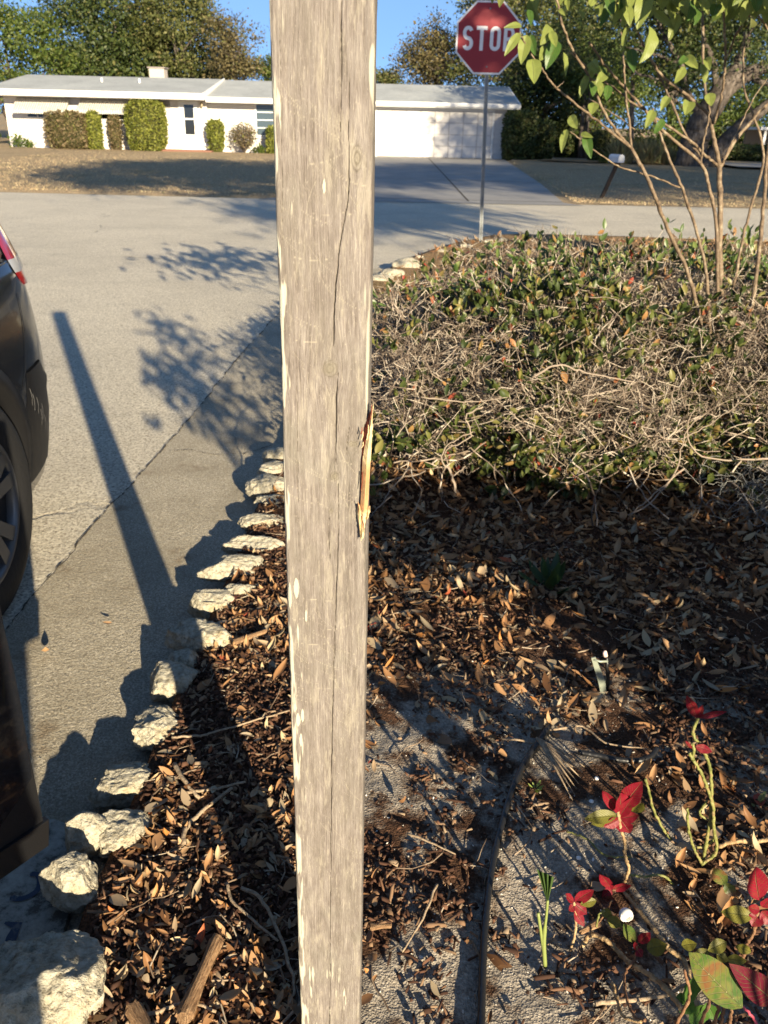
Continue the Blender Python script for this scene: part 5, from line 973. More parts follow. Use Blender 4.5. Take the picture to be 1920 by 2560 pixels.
# awnings and windows on the left
for (a, b) in (((95, 330), (400, 410)), ((463, 335), (765, 412))):
    tl = zz0(a[0], a[1], FY); brr = zz0(b[0], b[1], 39.3); x0_, x1_ = tl.x+.02, zz0(b[0], b[1], FY).x+.1; zt = 2.02; zl = brr.z-.10
    m = MB(); m.prism([(x0_, FY-.02, zt), (x0_, 39.25, zl+.12), (x0_, 39.25, zl+.09), (x0_, FY-.02, zt-.03)], (x1_-x0_, 0, 0)); aw = m.build('awning', AWN, hroot)
    n_ = 26; V = []; F = []
    for k in range(n_*4+1):
        xx = x0_+(x1_-x0_)*k/(n_*4); dz = .03*abs(math.sin(math.pi*k/4)); V += [(xx, 39.24, zl+.12), (xx, 39.235, zl+.0-dz)]
        if k: F.append((2*k-2, 2*k-1, 2*k+1, 2*k))
    mm = MB(); mm.add(V, F); mm.build('awning_valance', AWN, hroot)
    for xs_ in (x0_+.04, x1_-.04): m = MB(); m.tube([(xs_, 39.27, zl+.1), (xs_, FY-.01, zl-.0)], .012, 6); m.build('awning_arm', WFR, hroot)
    wz0, wz1 = 1.05+.2, 1.95; wx0, wx1 = x0_+.35, x1_-.15
    m = MB(); m.box((wx0, FY-.03, wz0), (wx1, FY-.012, wz1)); wn_ = m.build('window', GLS, hroot)
    m = MB(); m.box((wx0-.06, FY-.06, wz0-.06), (wx1+.06, FY-.005, wz0)); 
    for k in range(5): xx = wx0+(wx1-wx0)*k/4; m.box((xx-.02, FY-.05, wz0), (xx+.02, FY-.031, wz1))
    m.build('window_frame', WFR, hroot)
# screen door
p = zz0(1040, 362, (FY-.25)+.25); q = zz0(1142, 628, (FY-.25)+.25); dx0, dx1, dz0, dz1 = p.x, q.x, 0.06, p.z; m = MB(); m.box((dx0, (FY-.25)+.19, dz0), (dx1, (FY-.25)+.235, dz1)); dr_ = m.build('door', WFR, hroot, bevel=.006)
g0 = zz0(1050, 372, (FY-.25)+.2); g1_ = zz0(1114, 455, (FY-.25)+.2); g2_ = zz0(1120, 545, (FY-.25)+.2)
m = MB(); m.box((g0.x+.06, (FY-.25)+.175, g1_.z+.03), (g1_.x+.03, (FY-.25)+.188, g0.z)); m.build('door_pane', GLS, hroot); m = MB(); m.box((g0.x+.06, (FY-.25)+.175, g2_.z), (g1_.x+.03, (FY-.25)+.188, g1_.z-.03)); m.build('door_pane', GLS, hroot)
m = MB(); m.box((dx0-.09, (FY-.25)+.16, dz0), (dx0-.002, (FY-.25)+.245, dz1+.09)); m.box((dx1+.002, (FY-.25)+.16, dz0), (dx1+.09, (FY-.25)+.245, dz1+.09)); m.box((dx0-.002, (FY-.25)+.16, dz1+.003), (dx1+.002, (FY-.25)+.245, dz1+.09)); m.build('door_frame', TRIM, hroot)
m = MB(); m.tube([(dx1-.07, (FY-.25)+.17, .95), (dx1-.07, (FY-.25)+.14, .97), (dx1-.07, (FY-.25)+.14, 1.07), (dx1-.07, (FY-.25)+.17, 1.09)], .012, 6); m.build('door_handle', T('brass', .4, .5, (.3, .25, .15), .7).mat, hroot)
p = zz0(1162, 375, (FY-.25)+.2); m = MB(); m.tube([(p.x, (FY-.25)+.17, p.z-.12), (p.x, (FY-.25)+.13, p.z-.05), (p.x, (FY-.25)+.13, p.z+.06), (p.x, (FY-.25)+.2, p.z+.12)], [.02, .06, .06, .02], 8); m.build('wall_lamp', T('lamp_brass', .4, .5, (.35, .30, .2), .4).mat, hroot, True)
t = T('brick_red', .9, .1, (.22, .11, .08)); m = MB(); m.box((-10.6, FY-.95, 0), (-7.75, FY-.02, .10)); m.build('porch_step', t.mat, hroot)
t = T('lattice_grey', .8, .2, (.30, .28, .27)).mat; p = zz0(930, 340, FY); m = MB()
for k in range(5): m.box((p.x+k*.075, FY-.06, 1.72), (p.x+k*.075+.035, FY-.02, 2.0))
for k in range(4): m.box((p.x-.02, FY-.065, 1.72+k*.08), (p.x+.36, FY-.055, 1.745+k*.08))
m.build('lattice_panel', t, hroot)
# jalousie window near the post
p = zz0(1475, 365, FY+.24); m = MB(); wx0, wx1 = p.x, p.x+1.3; zt, zl = 1.96, .72
m.box((wx0, FY+.225, zl), (wx1, FY+.235, zt)); m.build('window', LOU, hroot); m = MB()
for k in range(5): zz_ = zl+(zt-zl)*k/4-.0; m.box((wx0, FY+.19, zz_-.018), (wx1, FY+.222, zz_+.018))
m.box((wx0-.06, FY+.18, zl-.06), (wx0, FY+.243, zt+.03)); m.box((wx1, FY+.18, zl-.06), (wx1+.06, FY+.243, zt+.03)); m.box((wx0-.06, FY+.15, zl-.11), (wx1+.06, FY+.243, zl-.062)); m.build('window_frame', WFR, hroot)
# garage door with raised panels, frame and pilaster
gx0, gx1, gz1 = -.68, 4.25, 1.86; m = MB(); m.box((gx0, FY-.05, .02), (gx1, FY-.025, gz1)); gd = m.build('garage_door', T('garage_groove', .7, .2, (.46, .43, .41)).mat, hroot)
GPM = T('garage_panel', .6, .3, (.60, .575, .55)).mat; nr, nc = 4, 8
for r_ in range(nr):
    m = MB()
    for c_ in range(nc):
        a0 = gx0+(gx1-gx0)*c_/nc+.02; a1 = gx0+(gx1-gx0)*(c_+1)/nc-.02; b0 = .02+(gz1-.02)*r_/nr+.015; b1 = .02+(gz1-.02)*(r_+1)/nr-.015; m.box((a0, FY-.068, b0), (a1, FY-.052, b1))
    m.build('panel_row', GPM, hroot, bevel=.008)
m = MB(); m.box((gx0-.12, FY-.08, 0), (gx0-.003, FY-.022, gz1+.1)); m.box((gx1+.003, FY-.08, 0), (gx1+.10, FY-.022, gz1+.1)); m.box((gx0-.003, FY-.08, gz1+.004), (gx1+.003, FY-.022, gz1+.1)); m.build('garage_frame', TRIM, hroot)

# ================================================================== FOLIAGE TOOLS
def leafcloud(P, N, size, mat, name, parent, wd=.55):
    n = len(P); tv = np.array([(0, 0, 0), (.5*wd, .5, .08), (0, 1, 0), (-.5*wd, .5, .08)]); V, F = inst(tv, [(0, 1, 2, 3)], P, frames(rng.normal(0, 1, (n, 3))+np.asarray(N)*.3+[0, 0, -.2], N+rng.normal(0, .7, (n, 3))), size*rng.lognormal(0, .3, n)); return npmesh(name, V, F, mat, parent)
GRN = [leafmat('crown_dark', [(0, (.018, .032, .008)), (.5, (.042, .065, .014)), (.9, (.085, .105, .024)), (1, (.16, .15, .05))], .55, .25),
       leafmat('crown_olive', [(0, (.045, .055, .013)), (.5, (.085, .098, .024)), (.9, (.15, .15, .045)), (1, (.22, .18, .08))], .6, .3),
       leafmat('crown_bright', [(0, (0.0375, 0.06375, 0.0105)), (.5, (0.075, 0.1125, 0.01875)), (.9, (0.1275, 0.1575, 0.03)), (1, (0.165, 0.165, 0.045))], .55, .35),
       leafmat('crown_bronze', [(0, (.05, .045, .018)), (.5, (.11, .088, .035)), (.9, (.19, .15, .065)), (1, (.11, .13, .03))], .6, .3)]
t = T('oak_bark', .95, .1); c = t.co(scale=(1, 1, .35)); nb = t.noise(c, 9, 6, .7); t.col(t.ramp(nb, [(.35, (.045, .036, .03)), (.55, (.12, .10, .085)), (.7, (.22, .19, .165))])); t.bump(nb, .04); BARK = t.mat
def clumps(E, M, rs):
    A = []; 
    w_ = np.array([e[3]*e[4] for e in E]); w_ = w_/w_.sum(); ix = rng.choice(len(E), M, p=w_)
    for k in ix:
        e = E[k]; d = rng.normal(0, 1, 3); d /= np.linalg.norm(d); rr = rng.uniform(.45, 1)**.6; A.append((e[0]+d[0]*e[3]*rr, e[1]+d[1]*e[4]*rr, e[2]+d[2]*e[5]*rr, *d))
    return np.array(A)
def tree(name, label, base, E, M, per, size, mat, trunk=.25, fork=None, group='background trees', cat='tree', lean=None, rs=.45, limbs=10, wd=.55):
    """E: ellipsoids (x,y,z,rx,ry,rz) of the crown in world coordinates"""
    root = empty(name, base, label, cat, group); per = int(per*1.4); C_ = clumps(E, M, rs); n = M*per; ci = rng.integers(0, M, n); g_ = rng.normal(0, 1, (n, 3)); P = C_[ci, :3]+g_*[rs, rs, rs*.6]
    leafcloud(P, C_[ci, 3:]+g_*.5, size*.8, mat, 'crown', root, wd)
    b = Vector(base); top_ = Vector(fork) if fork else Vector((sum(e[0] for e in E)/len(E), sum(e[1] for e in E)/len(E), min(e[2]-e[5]*.3 for e in E)))
    m = MB(); m.tube(smoothpts([b-Vector((0, 0, .3)), b.lerp(top_, .5)+Vector((trunk*.4, 0, 0)), top_], 6), [trunk*(1.35 if i == 0 else 1.05-.35*i/12) for i in range(13)], 10); m.build('trunk', BARK, root, True)
    m = MB(); P0 = []; P1 = []; R0 = []; R1 = []
    for k in range(limbs):
        q = C_[rng.integers(0, M), :3]; mid_ = (np.array(top_)*.55+q*.45)+rng.normal(0, .35, 3); pts_ = smoothpts([tuple(top_), tuple(mid_), tuple(q)], 5, .04)
        for i in range(len(pts_)-1): r_ = trunk*.42*(1-i/len(pts_)); P0.append(pts_[i]); P1.append(pts_[i+1]); R0.append(max(r_, .012)); R1.append(max(trunk*.42*(1-(i+1)/len(pts_)), .01))
    for k in range(limbs*7):
        q = C_[rng.integers(0, M), :3]; j = rng.integers(0, len(P1)); a = np.array(P1[j]); 
        if np.linalg.norm(q-a) < 2.2: mid_ = (a+q)/2+rng.normal(0, .12, 3); P0 += [a, mid_]; P1 += [mid_, q]; R0 += [.03, .02]; R1 += [.02, .008]
    V, F = segs(P0, P1, R0, R1, 6); npmesh('limbs', V, F, BARK, root, True); return root
def pxz(px, py, Y): p = D(px, py, Y); return p.x, Y, p.z
def ell(px, py, Y, rx, rz, ry=None): x, y, z = pxz(px, py, Y); return (x, y, z, rx, ry or rx*.8, rz)
# behind the house (full-res px centres)
tree('oak_tree', 'bright green tree filling the far left corner above the roof', (-20.5, 52, 0), [ell(40, 140, 50, 2.6, 2.2), ell(-60, 100, 50, 3, 3.2), ell(120, 180, 50, 1.7, 1.1), ell(-160, 200, 50, 3, 3), ell(40, 60, 50, 1.3, .9)], 190, 90, .20, GRN[2], .3, rs=.42)
tree('oak_tree', 'large dark green tree in the middle behind the roof ridge', (-15, 58, 0), [ell(230, 100, 56, 3.4, 3), ell(330, 60, 56, 3.8, 3.4), ell(180, 80, 56, 2.2, 2), ell(300, 160, 56, 4, 1.8), ell(410, 120, 56, 2.6, 2.6)], 300, 90, .22, GRN[0], .4, rs=.5, limbs=14)
tree('oak_tree', 'olive green tree rising just right of the chimney, sky showing through', (-9.5, 56, 0), [ell(470, 90, 54, 2.7, 2.6), ell(430, 30, 54, 2.4, 1.6), ell(530, 130, 54, 1.7, 1.6), ell(500, 170, 54, 2.0, 1.0)], 170, 75, .19, GRN[1], .3, rs=.42)
tree('oak_tree', 'sparse bronze tinted small tree right of the chimney near the post', (-7.2, 52, 0), [ell(600, 120, 50, 1.0, 1.3), ell(585, 170, 50, 1.2, .7), ell(545, 90, 50, 1.0, 1.2)], 70, 60, .16, GRN[3], .15, rs=.32, limbs=12)
tree('oak_tree', 'little bright green treetop peeking beside the post over the roof', (-6.4, 56, 0), [ell(668, 170, 55, .7, .7), ell(700, 180, 55, 1.0, .8)], 36, 60, .17, GRN[2], .14, rs=.28, limbs=5)
tree('oak_tree', 'pale distant tree over the garage roof next to the post', (1.2, 88, 0), [ell(965, 198, 88, 1.3, .6)], 24, 60, .25, GRN[1], .15, rs=.35, limbs=4)
tree('oak_tree', 'light olive tree left of the stop sign with thin twiggy crown', (5, 57, 0), [ell(1070, 130, 56, 1.7, 1.4), ell(1130, 160, 56, 2.2, 1.6), ell(1040, 170, 56, 1.3, .8), ell(1090, 90, 56, 1.0, 1.0)], 130, 60, .18, GRN[3], .2, rs=.38, limbs=18)
tree('oak_tree', 'broad olive tree directly behind the stop sign', (9, 55, 0), [ell(1290, 70, 54, 3.2, 2.6), ell(1220, 180, 54, 2.2, 1.4), ell(1400, 30, 54, 3.0, 3.0), ell(1250, 20, 54, 1.5, 1.6)], 230, 75, .20, GRN[1], .35, rs=.5, limbs=16)
tree('oak_tree', 'dense dark tree right of the garage gable', (8.4, 46, 0), [ell(1330, 220, 45, 1.5, 1.4), ell(1300, 260, 45, 1.2, 1.4), ell(1400, 240, 45, 1.6, 1.7), ell(1380, 160, 45, 1.2, 1.0)], 170, 90, .15, GRN[0], .2, rs=.36)
tree('oak_tree', 'yellow green leafy tree behind the sapling stems', (10.6, 50, 0), [ell(1450, 260, 49, 1.8, 1.6), ell(1500, 180, 49, 2, 1.6), ell(1420, 330, 49, 1.4, 1.0), ell(1570, 260, 49, 1.6, 1.8)], 170, 70, .17, GRN[2], .2, rs=.4)
tree('oak_tree', 'far dark woodland tree filling gaps at the upper right', (20, 66, 0), [ell(1600, 120, 64, 5, 4), ell(1800, 180, 64, 5, 4), ell(1450, 100, 64, 4, 4), ell(1900, 80, 64, 4, 4)], 300, 70, .28, GRN[0], .4, rs=.7, limbs=16)
tree('oak_tree', 'olive tree low behind the white canopy at the right edge', (20, 58, 0), [ell(1800, 320, 57, 3, 1.5), ell(1900, 280, 57, 3, 2), ell(1680, 330, 57, 2.4, 1.3)], 170, 70, .2, GRN[2], .25, rs=.5)
# the big live oak with heavy limbs
bx, by = 11.9, 36.6
root = empty('live_oak', (bx, by, 0), 'massive live oak with thick forked trunk and spreading dark crown', 'tree', 'background trees')
def o2(a, b, Y): return D(900+a/1.626, b/1.626, Y)
m = MB(); Pq = lambda l, Y: smoothpts([o2(a, b, Y+(c[0] if c else 0)) for a, b, *c in l], 6, .02)
l1 = Pq([(1330, 720), (1345, 640), (1365, 560), (1400, 480), (1450, 400), (1500, 330), (1560, 290)], by); m.tube(l1, [.62*(1-.45*i/len(l1)) for i in range(len(l1))], 14); m.build('trunk', BARK, root, True)
for l, r0 in (([(1350, 690), (1430, 640), (1500, 560), (1590, 480), (1700, 400), (1820, 340)], .42), ([(1480, 370), (1560, 310), (1660, 270), (1780, 240)], .36), ([(1500, 330), (1540, 250), (1570, 160), (1600, 60)], .26), ([(1400, 480), (1330, 380), (1300, 260), (1240, 150), (1200, 60)], .17), ([(1450, 400), (1440, 280), (1400, 160), (1390, 60)], .15), ([(1330, 380), (1230, 330), (1130, 300), (1060, 250)], .08), ([(1300, 260), (1190, 220), (1080, 190)], .07), ([(1560, 290), (1640, 340), (1720, 330)], .15)):
    p_ = Pq(l, by); m = MB(); m.tube(p_, [r0*(1-.7*i/len(p_)) for i in range(len(p_))], 10); m.build('limb', BARK, root, True)
E_ = [ell(1500, 60, 36, 2.2, 1.4), ell(1640, 90, 37, 2.2, 1.5), ell(1780, 60, 37, 2.4, 1.6), ell(1900, 140, 37, 2.2, 1.5), ell(1720, 170, 36, 1.2, .8), ell(1430, 110, 36, 1.3, .9), ell(1600, -80, 36, 4, 2), ell(1850, -60, 36, 4, 2)]
C_ = clumps(E_, 330, .35); n = 330*95; ci = rng.integers(0, 330, n); g_ = rng.normal(0, 1, (n, 3)); leafcloud(C_[ci, :3]+g_*[.36, .36, .2], C_[ci, 3:]+g_*.5, .12, GRN[0], 'crown', root, .5)
# slim trunks behind
for a, b0, b1, lb in ((905, 530, 430, 'thin pale trunk left of pair right of the hedge'), (925, 520, 440, 'thin pale trunk right of pair right of the hedge'), (1100, 665, 400, 'slim straight trunk between grass clumps and left stems')):
    Y = 44 if a < 1000 else 38; p0 = o2(a, b0, Y); p1 = o2(a+10, b1-120, Y); root = empty('slim_tree', (p0.x, Y, 0), lb, 'tree', 'slim trunks'); m = MB(); m.tube([(p0.x, Y, -.2), p0.lerp(p1, .5), p1], [.13, .10, .07], 8); m.build('trunk', BARK, root, True)
    n = 900; leafcloud(np.array(p1)+rng.normal(0, 1, (n, 3))*[.8, .8, .4], rng.normal(0, 1, (n, 3)), .14, GRN[2], 'crown', root)
# clipped shrubs: rounded box volumes, leaves over branches and a solid dark inner core
def clipped(name, label, c0, size, mat, n, ls, p=4.0, cat='shrub', group='clipped shrubs', density_floor=0, taper=0.0):
    root = empty(name, (c0[0], c0[1], 0), label, cat, group); d = rng.normal(0, 1, (n, 3)); r_ = (np.abs(d)**p).sum(1)**(1/p); d = d/r_[:, None]; rr = 1-.16*rng.random(n)**1.5
    jit = 1+.10*(fbm(d*1.0+c0[0], 2.5, 3, int(abs(c0[0]*10)))-.5); P = d*(rr*jit)[:, None]*np.array(size)/2; tp = 1+taper*(P[:, 2:3]/size[2]); P[:, :2] *= tp; P += [c0[0], c0[1], size[2]/2+.02]
    leafcloud(P, d, ls, mat, 'foliage', root); k_ = 260; e = rng.normal(0, 1, (k_, 3)); e /= ((np.abs(e)**p).sum(1)**(1/p))[:, None]; b_ = np.array([c0[0], c0[1], .0]); V, F = segs(np.tile(b_, (k_, 1))+e*[.1, .1, 0], e*np.array(size)/2*.85+[c0[0], c0[1], size[2]/2], [.02]*k_, [.006]*k_, 4); npmesh('branches', V, F, BARK, root)
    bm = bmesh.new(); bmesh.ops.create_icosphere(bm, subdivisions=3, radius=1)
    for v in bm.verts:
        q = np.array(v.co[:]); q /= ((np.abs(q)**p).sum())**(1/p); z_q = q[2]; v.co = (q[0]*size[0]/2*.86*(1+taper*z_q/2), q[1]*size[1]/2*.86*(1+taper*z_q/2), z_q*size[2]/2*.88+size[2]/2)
    me = bpy.data.meshes.new('dark_core'); bm.to_mesh(me); bm.free(); link('dark_core', me, INN, root, True); return root
t = T('dark_core', .95, .05); t.col(t.ramp(t.noise(t.co(), 25, 4), [(.35, (.018, .022, .009)), (.7, (.06, .055, .025))])); INN = t.mat
YB = leafmat('boxwood_yellow', [(0, (.07, .09, .012)), (.5, (.15, .17, .025)), (1, (.26, .26, .05))], .6, .3); BRN = leafmat('boxwood_brown', [(0, (.06, .05, .02)), (.5, (.13, .10, .045)), (.8, (.20, .14, .08)), (1, (.14, .16, .03))], .65, .2)
def cb(a0, b0, a1, b1, Y, lab, mat, n, **k):
    p0 = zz0(a0, b0, Y); p1 = zz0(a1, b1, Y); return clipped('clipped_shrub', lab, ((p0.x+p1.x)/2, Y), (abs(p1.x-p0.x), min(1.2, abs(p1.x-p0.x)), p0.z), mat, n, .085, **k)
cb(265, 412, 520, 620, 39.3, 'wide brownish clipped hedge block under the left awnings, left part', BRN, 6500, p=6); cb(500, 414, 592, 620, 39.3, 'yellow green end of the wide clipped hedge block under the awnings', YB, 3000, p=6)
cb(625, 420, 700, 625, 39.5, 'narrow upright brownish shrub between two clipped hedges', BRN, 2400, p=5); cb(720, 340, 962, 630, 39.2, 'tallest rounded yellow green clipped shrub left of the front door', YB, 9000, p=4)
cb(1198, 468, 1290, 632, 39.6, 'small clipped yellow green shrub right of the front door', YB, 3000, p=4, taper=.35); cb(1535, 505, 1620, 642, 39.6, 'clipped shrub half hidden behind the wooden post', YB, 2400, p=4)
# loose open shrub
p0 = zz0(1405, 560, 39.6); root = empty('open_shrub', (p0.x, 39.6, 0), 'loose twiggy shrub with thin brownish leaves below the louvre window', 'shrub', 'clipped shrubs'); n = 1500; d = rng.normal(0, 1, (n, 3)); d /= np.linalg.norm(d, axis=1)[:, None]; P = d*rng.uniform(.6, 1, (n, 1))*[.6, .5, .55]+[p0.x, 39.6, .72]
leafcloud(P, d, .07, BRN, 'foliage', root); k_ = 60; e = P[:k_]; V, F = segs(np.tile([[p0.x, 39.6, 0]], (k_, 1)), e, [.012]*k_, [.006]*k_, 4); npmesh('stems', V, F, BARK, root)
for a, b, hh, lb in ((100, 600, .5, 'small leafy plant near the left corner of the white house'), (160, 610, .3, 'tiny spindly plant right of the corner plant at house left'), (1495, 640, .25, 'little green tuft under the louvre window')):
    p = zz0(a, b, 39.5); root = empty('garden_plant', (p.x, 39.5, 0), lb, 'plant', 'small plants at the house'); n = 160; leafcloud(rng.normal(0, 1, (n, 3))*[.14, .12, hh*.35]+[p.x, 39.5, hh*.6], rng.normal(0, 1, (n, 3)), .12, GRN[2], 'foliage', root)
# hedge beside the garage, hedges further right (in shade)
def hb1(a0, b0, a1, b1, Y, lab, mat, n, dy=1.6, **k):
    p0 = zz1(a0, b0, Y); p1 = zz1(a1, b1, Y); return clipped('tall_hedge', lab, ((p0.x+p1.x)/2, Y), (abs(p1.x-p0.x), dy, p0.z), mat, n, .10, group='tall hedges', cat='hedge', **k)
hb1(592, 455, 700, 650, 39.5, 'tall dark clipped hedge touching the garage corner', GRN[0], 6500, p=6); hb1(690, 490, 775, 650, 40.2, 'lower rounded hedge right of the tall garage hedge', GRN[0], 4500, p=5)
hb1(775, 560, 960, 655, 45, 'low dark hedge in deep shade behind the lawn', GRN[0], 4500); hb1(942, 535, 1003, 640, 41, 'squared lighter hedge in shade between thin trunks', GRN[1], 3600, p=6); hb1(1470, 590, 1700, 660, 46, 'low dark hedge under the white canopy at far right', GRN[0], 4500)
hb1(1010, 560, 1330, 655, 50, 'long dark hedge behind the ornamental grasses', GRN[0], 6000)
# ornamental grass clumps
TG = leafmat('tan_grass', [(0, (.22, .17, .08)), (.6, (.40, .33, .17)), (1, (.20, .22, .08))], .8, .3)
for a, b, hh, lb in ((1060, 640, 1.0, 'tan grass clump behind the mailbox'), (1165, 670, .95, 'wide tan grass clump between the trunks'), (1235, 665, .7, 'small tan grass clump left of the big oak trunk'), (1010, 665, .45, 'green tuft left of the mailbox top')):
    p = o2(a, b, 37.5); root = empty('grass_clump', (p.x, 37.5, 0), lb, 'grass', 'grass clumps'); n = 420; P = xyz(rng.normal(p.x, .18, n), rng.normal(37.5, .18, n), np.zeros(n)); d = rng.normal(0, .32, (n, 3))+[0, 0, 1.]
    tv, tf, _ = leaf_tmpl(5, .7, 0, .03, .5); tv = tv*[1, 1, 1]; V, F = inst(tv, tf, P, frames(d, rng.normal(0, 1, (n, 3))), hh*rng.uniform(.7, 1.2, n)); npmesh('blades', V, F, TG if hh > .5 else GRN[2], root)
# white canopy far right, mailbox
root = empty('carport', (17.5, 50, 0), 'low flat white roofed carport far behind at the right edge', 'carport'); p = zz1(1570, 525, 50); m = MB(); m.box((p.x, 48, p.z-.02), (p.x+9, 53, p.z+.12)); m.build('roof', TRIM, root)
for xx in (p.x+.3, p.x+3, p.x+6): m = MB(); m.box((xx, 48.2, 0), (xx+.12, 48.32, p.z-.025)); m.build('leg', TRIM, root)
m = MB(); m.box((p.x+.6, 51.5, 0), (p.x+8.8, 51.7, p.z-.03)); m.build('wall', T('dark_grey_wall', .9, .1, (.2, .19, .18)).mat, root)  # back wall in one plain dark grey
p = o2(1040, 660, 19.4); root = empty('mailbox', (p.x-.2, 19.4, 0), 'white mailbox on a leaning dark wooden post on the right lawn', 'mailbox')
m = MB(); V = []; ax = Vector((.35, -.94, 0)); sd = Vector((.94, .35, 0)); cz = p.z+.0; c0_ = Vector((p.x, 19.4, cz)); prof = [(-.07, 0), (.07, 0), (.07, .09)]+[(.07*math.cos(R(a)), .09+.07*math.sin(R(a))) for a in range(15, 180, 15)]+[(-.07, .09)]
m.prism([c0_+sd*a+Vector((0, 0, b))-ax*.18 for a, b in prof], ax*.36); m.build('box', T('white_metal', .5, .4, (.52, .53, .56)).mat, root)
m = MB(); m.prism([c0_+sd*a*1.05+Vector((0, 0, b*1.02))+ax*.181 for a, b in prof], ax*.012); dd_ = m.build('box_door', bpy.data.materials['white_metal'], root)
m = MB(); m.box((-.04, -.04, 0), (.04, .04, 1.0), Matrix(((1, 0, .26, p.x-.22), (0, 1, 0, 19.4), (0, 0, cz/1.0, 0), (0, 0, 0, 1)))); m.build('post', T('dark_post', .9, .1, (.06, .045, .035)).mat, root); m = MB(); m.box((p.x-.05, 19.2, cz-.045), (p.x+.05, 19.6, cz-.003)); m.build('bracket', bpy.data.materials['dark_post'], root)

# trees standing right of and behind the viewer: they shade the lawn, the road, the drive and the garage door
tree('oak_tree', 'oak standing out of view at the right, shading the driveway and garage', (14.5, 17, 0), [(14.3, 17.3, 8.2, 2.7, 2.7, 1.6), (16.5, 18, 7.2, 3, 3, 2), (12.6, 18.2, 7.2, 1.6, 1.8, .9)], 150, 70, .17, GRN[0], .3, rs=.42)
tree('oak_tree', 'broad oak behind the viewer at the right, shading the lawn', (8.0, -1.5, 0), [(3.9, 1.4, 6.7, 3.0, 4.0, 1.2), (6.6, 1.5, 7.3, 2.6, 3.6, 1.4), (8.2, -4.6, 6.0, 2.6, 2.0, .7), (10.5, .5, 7.8, 2.8, 4.0, 1.3)], 340, 80, .2, GRN[0], .35, rs=.42)
tree('oak_tree', 'tall oak behind the viewer at the far right, shading the right lawn', (17, -1, 0), [(16.5, 0, 8.2, 3.5, 4, 1.3), (20.5, 0, 8.4, 4, 4, 1.5), (19.5, -5.6, 8.0, 5, 1.5, .5)], 260, 80, .22, GRN[0], .35, rs=.5)
tree('oak_tree', 'second oak out of view at the right, shading the right lawn', (21, 7, 0), [(21, 8, 7.5, 4.5, 4, 2.4), (17.5, 9, 6.6, 2.6, 2.5, 1.6), (25, 9, 8, 4, 4, 2.5)], 200, 70, .22, GRN[0], .35, rs=.5)
tree('oak_tree', 'third oak out of view at the far right beyond the lawn', (28, 22, 0), [(26, 22, 7.5, 4, 4, 2.8), (31, 24, 7, 4, 4, 3)], 150, 70, .22, GRN[0], .35, rs=.5)

# ================================================================== CAR
CX, CW, YR, YF = -2.115, .93, 3.36, -1.4      # centre x, half width, rear y, front y
t = T('black_car_paint', .12, .25); c = t.co(); t.col(t.mix(t.noise(c, 30, 4).ss(.5, .8)*.04, (.008, .009, .012), (.10, .09, .08))); t.b.inputs['Coat Weight'].default_value = .45; t.b.inputs['Coat Roughness'].default_value = .04; t.rough(t.noise(c, 12, 4)*.15+.12); CPT = t.mat
t = T('matte_trim', .5, .35, (.007, .007, .008)); t.bump(t.noise(t.co(), 400, 2), .0006); TRM = t.mat; TGL = T('tinted_glass', .04, .6, (.008, .009, .011)).mat
croot = empty('car', (CX, 1.0, 0), 'black sport utility car at the left edge with an open rear door', 'car')
def halfw(y, z):
    L = (YR-YF)/2; yc = (YR+YF)/2; s_ = abs(y-yc)/L; pl_ = (1-np.clip(s_, 0, 1)**9)**(1/3.2); v = 1-.06*((z-.62)/.4)**2
    if z > .98: v -= .10*((z-.98)/.6)+.13*((z-.98)/.6)**2
    return CW*max(.02, pl_)*v
def ztop(y): return float(np.interp(y, [YF, YF+.08, -.75, -.15, .45, 1.2, 2.4, 2.95, 3.14, YR], [.62, .80, 1.02, 1.06, 1.52, 1.64, 1.62, 1.50, 1.10, .95]))
def zbot(y): return float(np.interp(y, [YF, YF+.2, YR-.25, YR], [.32, .22, .22, .36]))
def loft(z0f, z1f, ys, nz, name, mat, inset=0.0, parent=croot, cap=True):
    V = []; F = []; ny_ = len(ys)
    for y in ys:
        a, b = z0f(y), z1f(y); zs_ = np.linspace(a, b, nz); ring = [(CX+halfw(y, z)-inset, y, z) for z in zs_]+[(CX-halfw(y, z)+inset, y, z) for z in zs_[::-1]]; V += ring
    k = 2*nz
    for i in range(ny_-1):
        for j in range(k): F.append((i*k+j, (i+1)*k+j, (i+1)*k+(j+1) % k, i*k+(j+1) % k))
    F += [tuple(range(k)), tuple(range((ny_-1)*k, ny_*k))[::-1]]; m = MB(); m.add(V, F); return m.build(name, mat, parent, True)
ysb = np.concatenate([YF+(1-np.cos(np.linspace(0, math.pi/2, 9)))*.5, np.linspace(YF+.55, YR-.55, 26), YR-.5+np.sin(np.linspace(0, math.pi/2, 14))*.5])
body = loft(zbot, lambda y: min(ztop(y), 1.0), ysb, 14, 'body', CPT)
RW, WR = .36, .42; RWY, FWY = 2.24, -.4
def cutcyl(y, z, r_, x0_, x1_):
    bm = bmesh.new(); bmesh.ops.create_cone(bm, cap_ends=True, segments=48, radius1=r_, radius2=r_, depth=abs(x1_-x0_)); bmesh.ops.rotate(bm, verts=bm.verts, matrix=Matrix.Rotation(R(90), 3, 'Y')); bmesh.ops.translate(bm, verts=bm.verts, vec=((x0_+x1_)/2, y, z)); return bm
bmc = cutcyl(RWY, .36, WR, CX+.55, CX+1.1)
for y_, a_, b_ in ((FWY, .55, 1.1), (RWY, -1.1, -.55), (FWY, -1.1, -.55)):
    b2 = cutcyl(y_, .36, WR, CX+a_, CX+b_); tmp = bpy.data.meshes.new('t'); b2.to_mesh(tmp); bmc.from_mesh(tmp); b2.free()
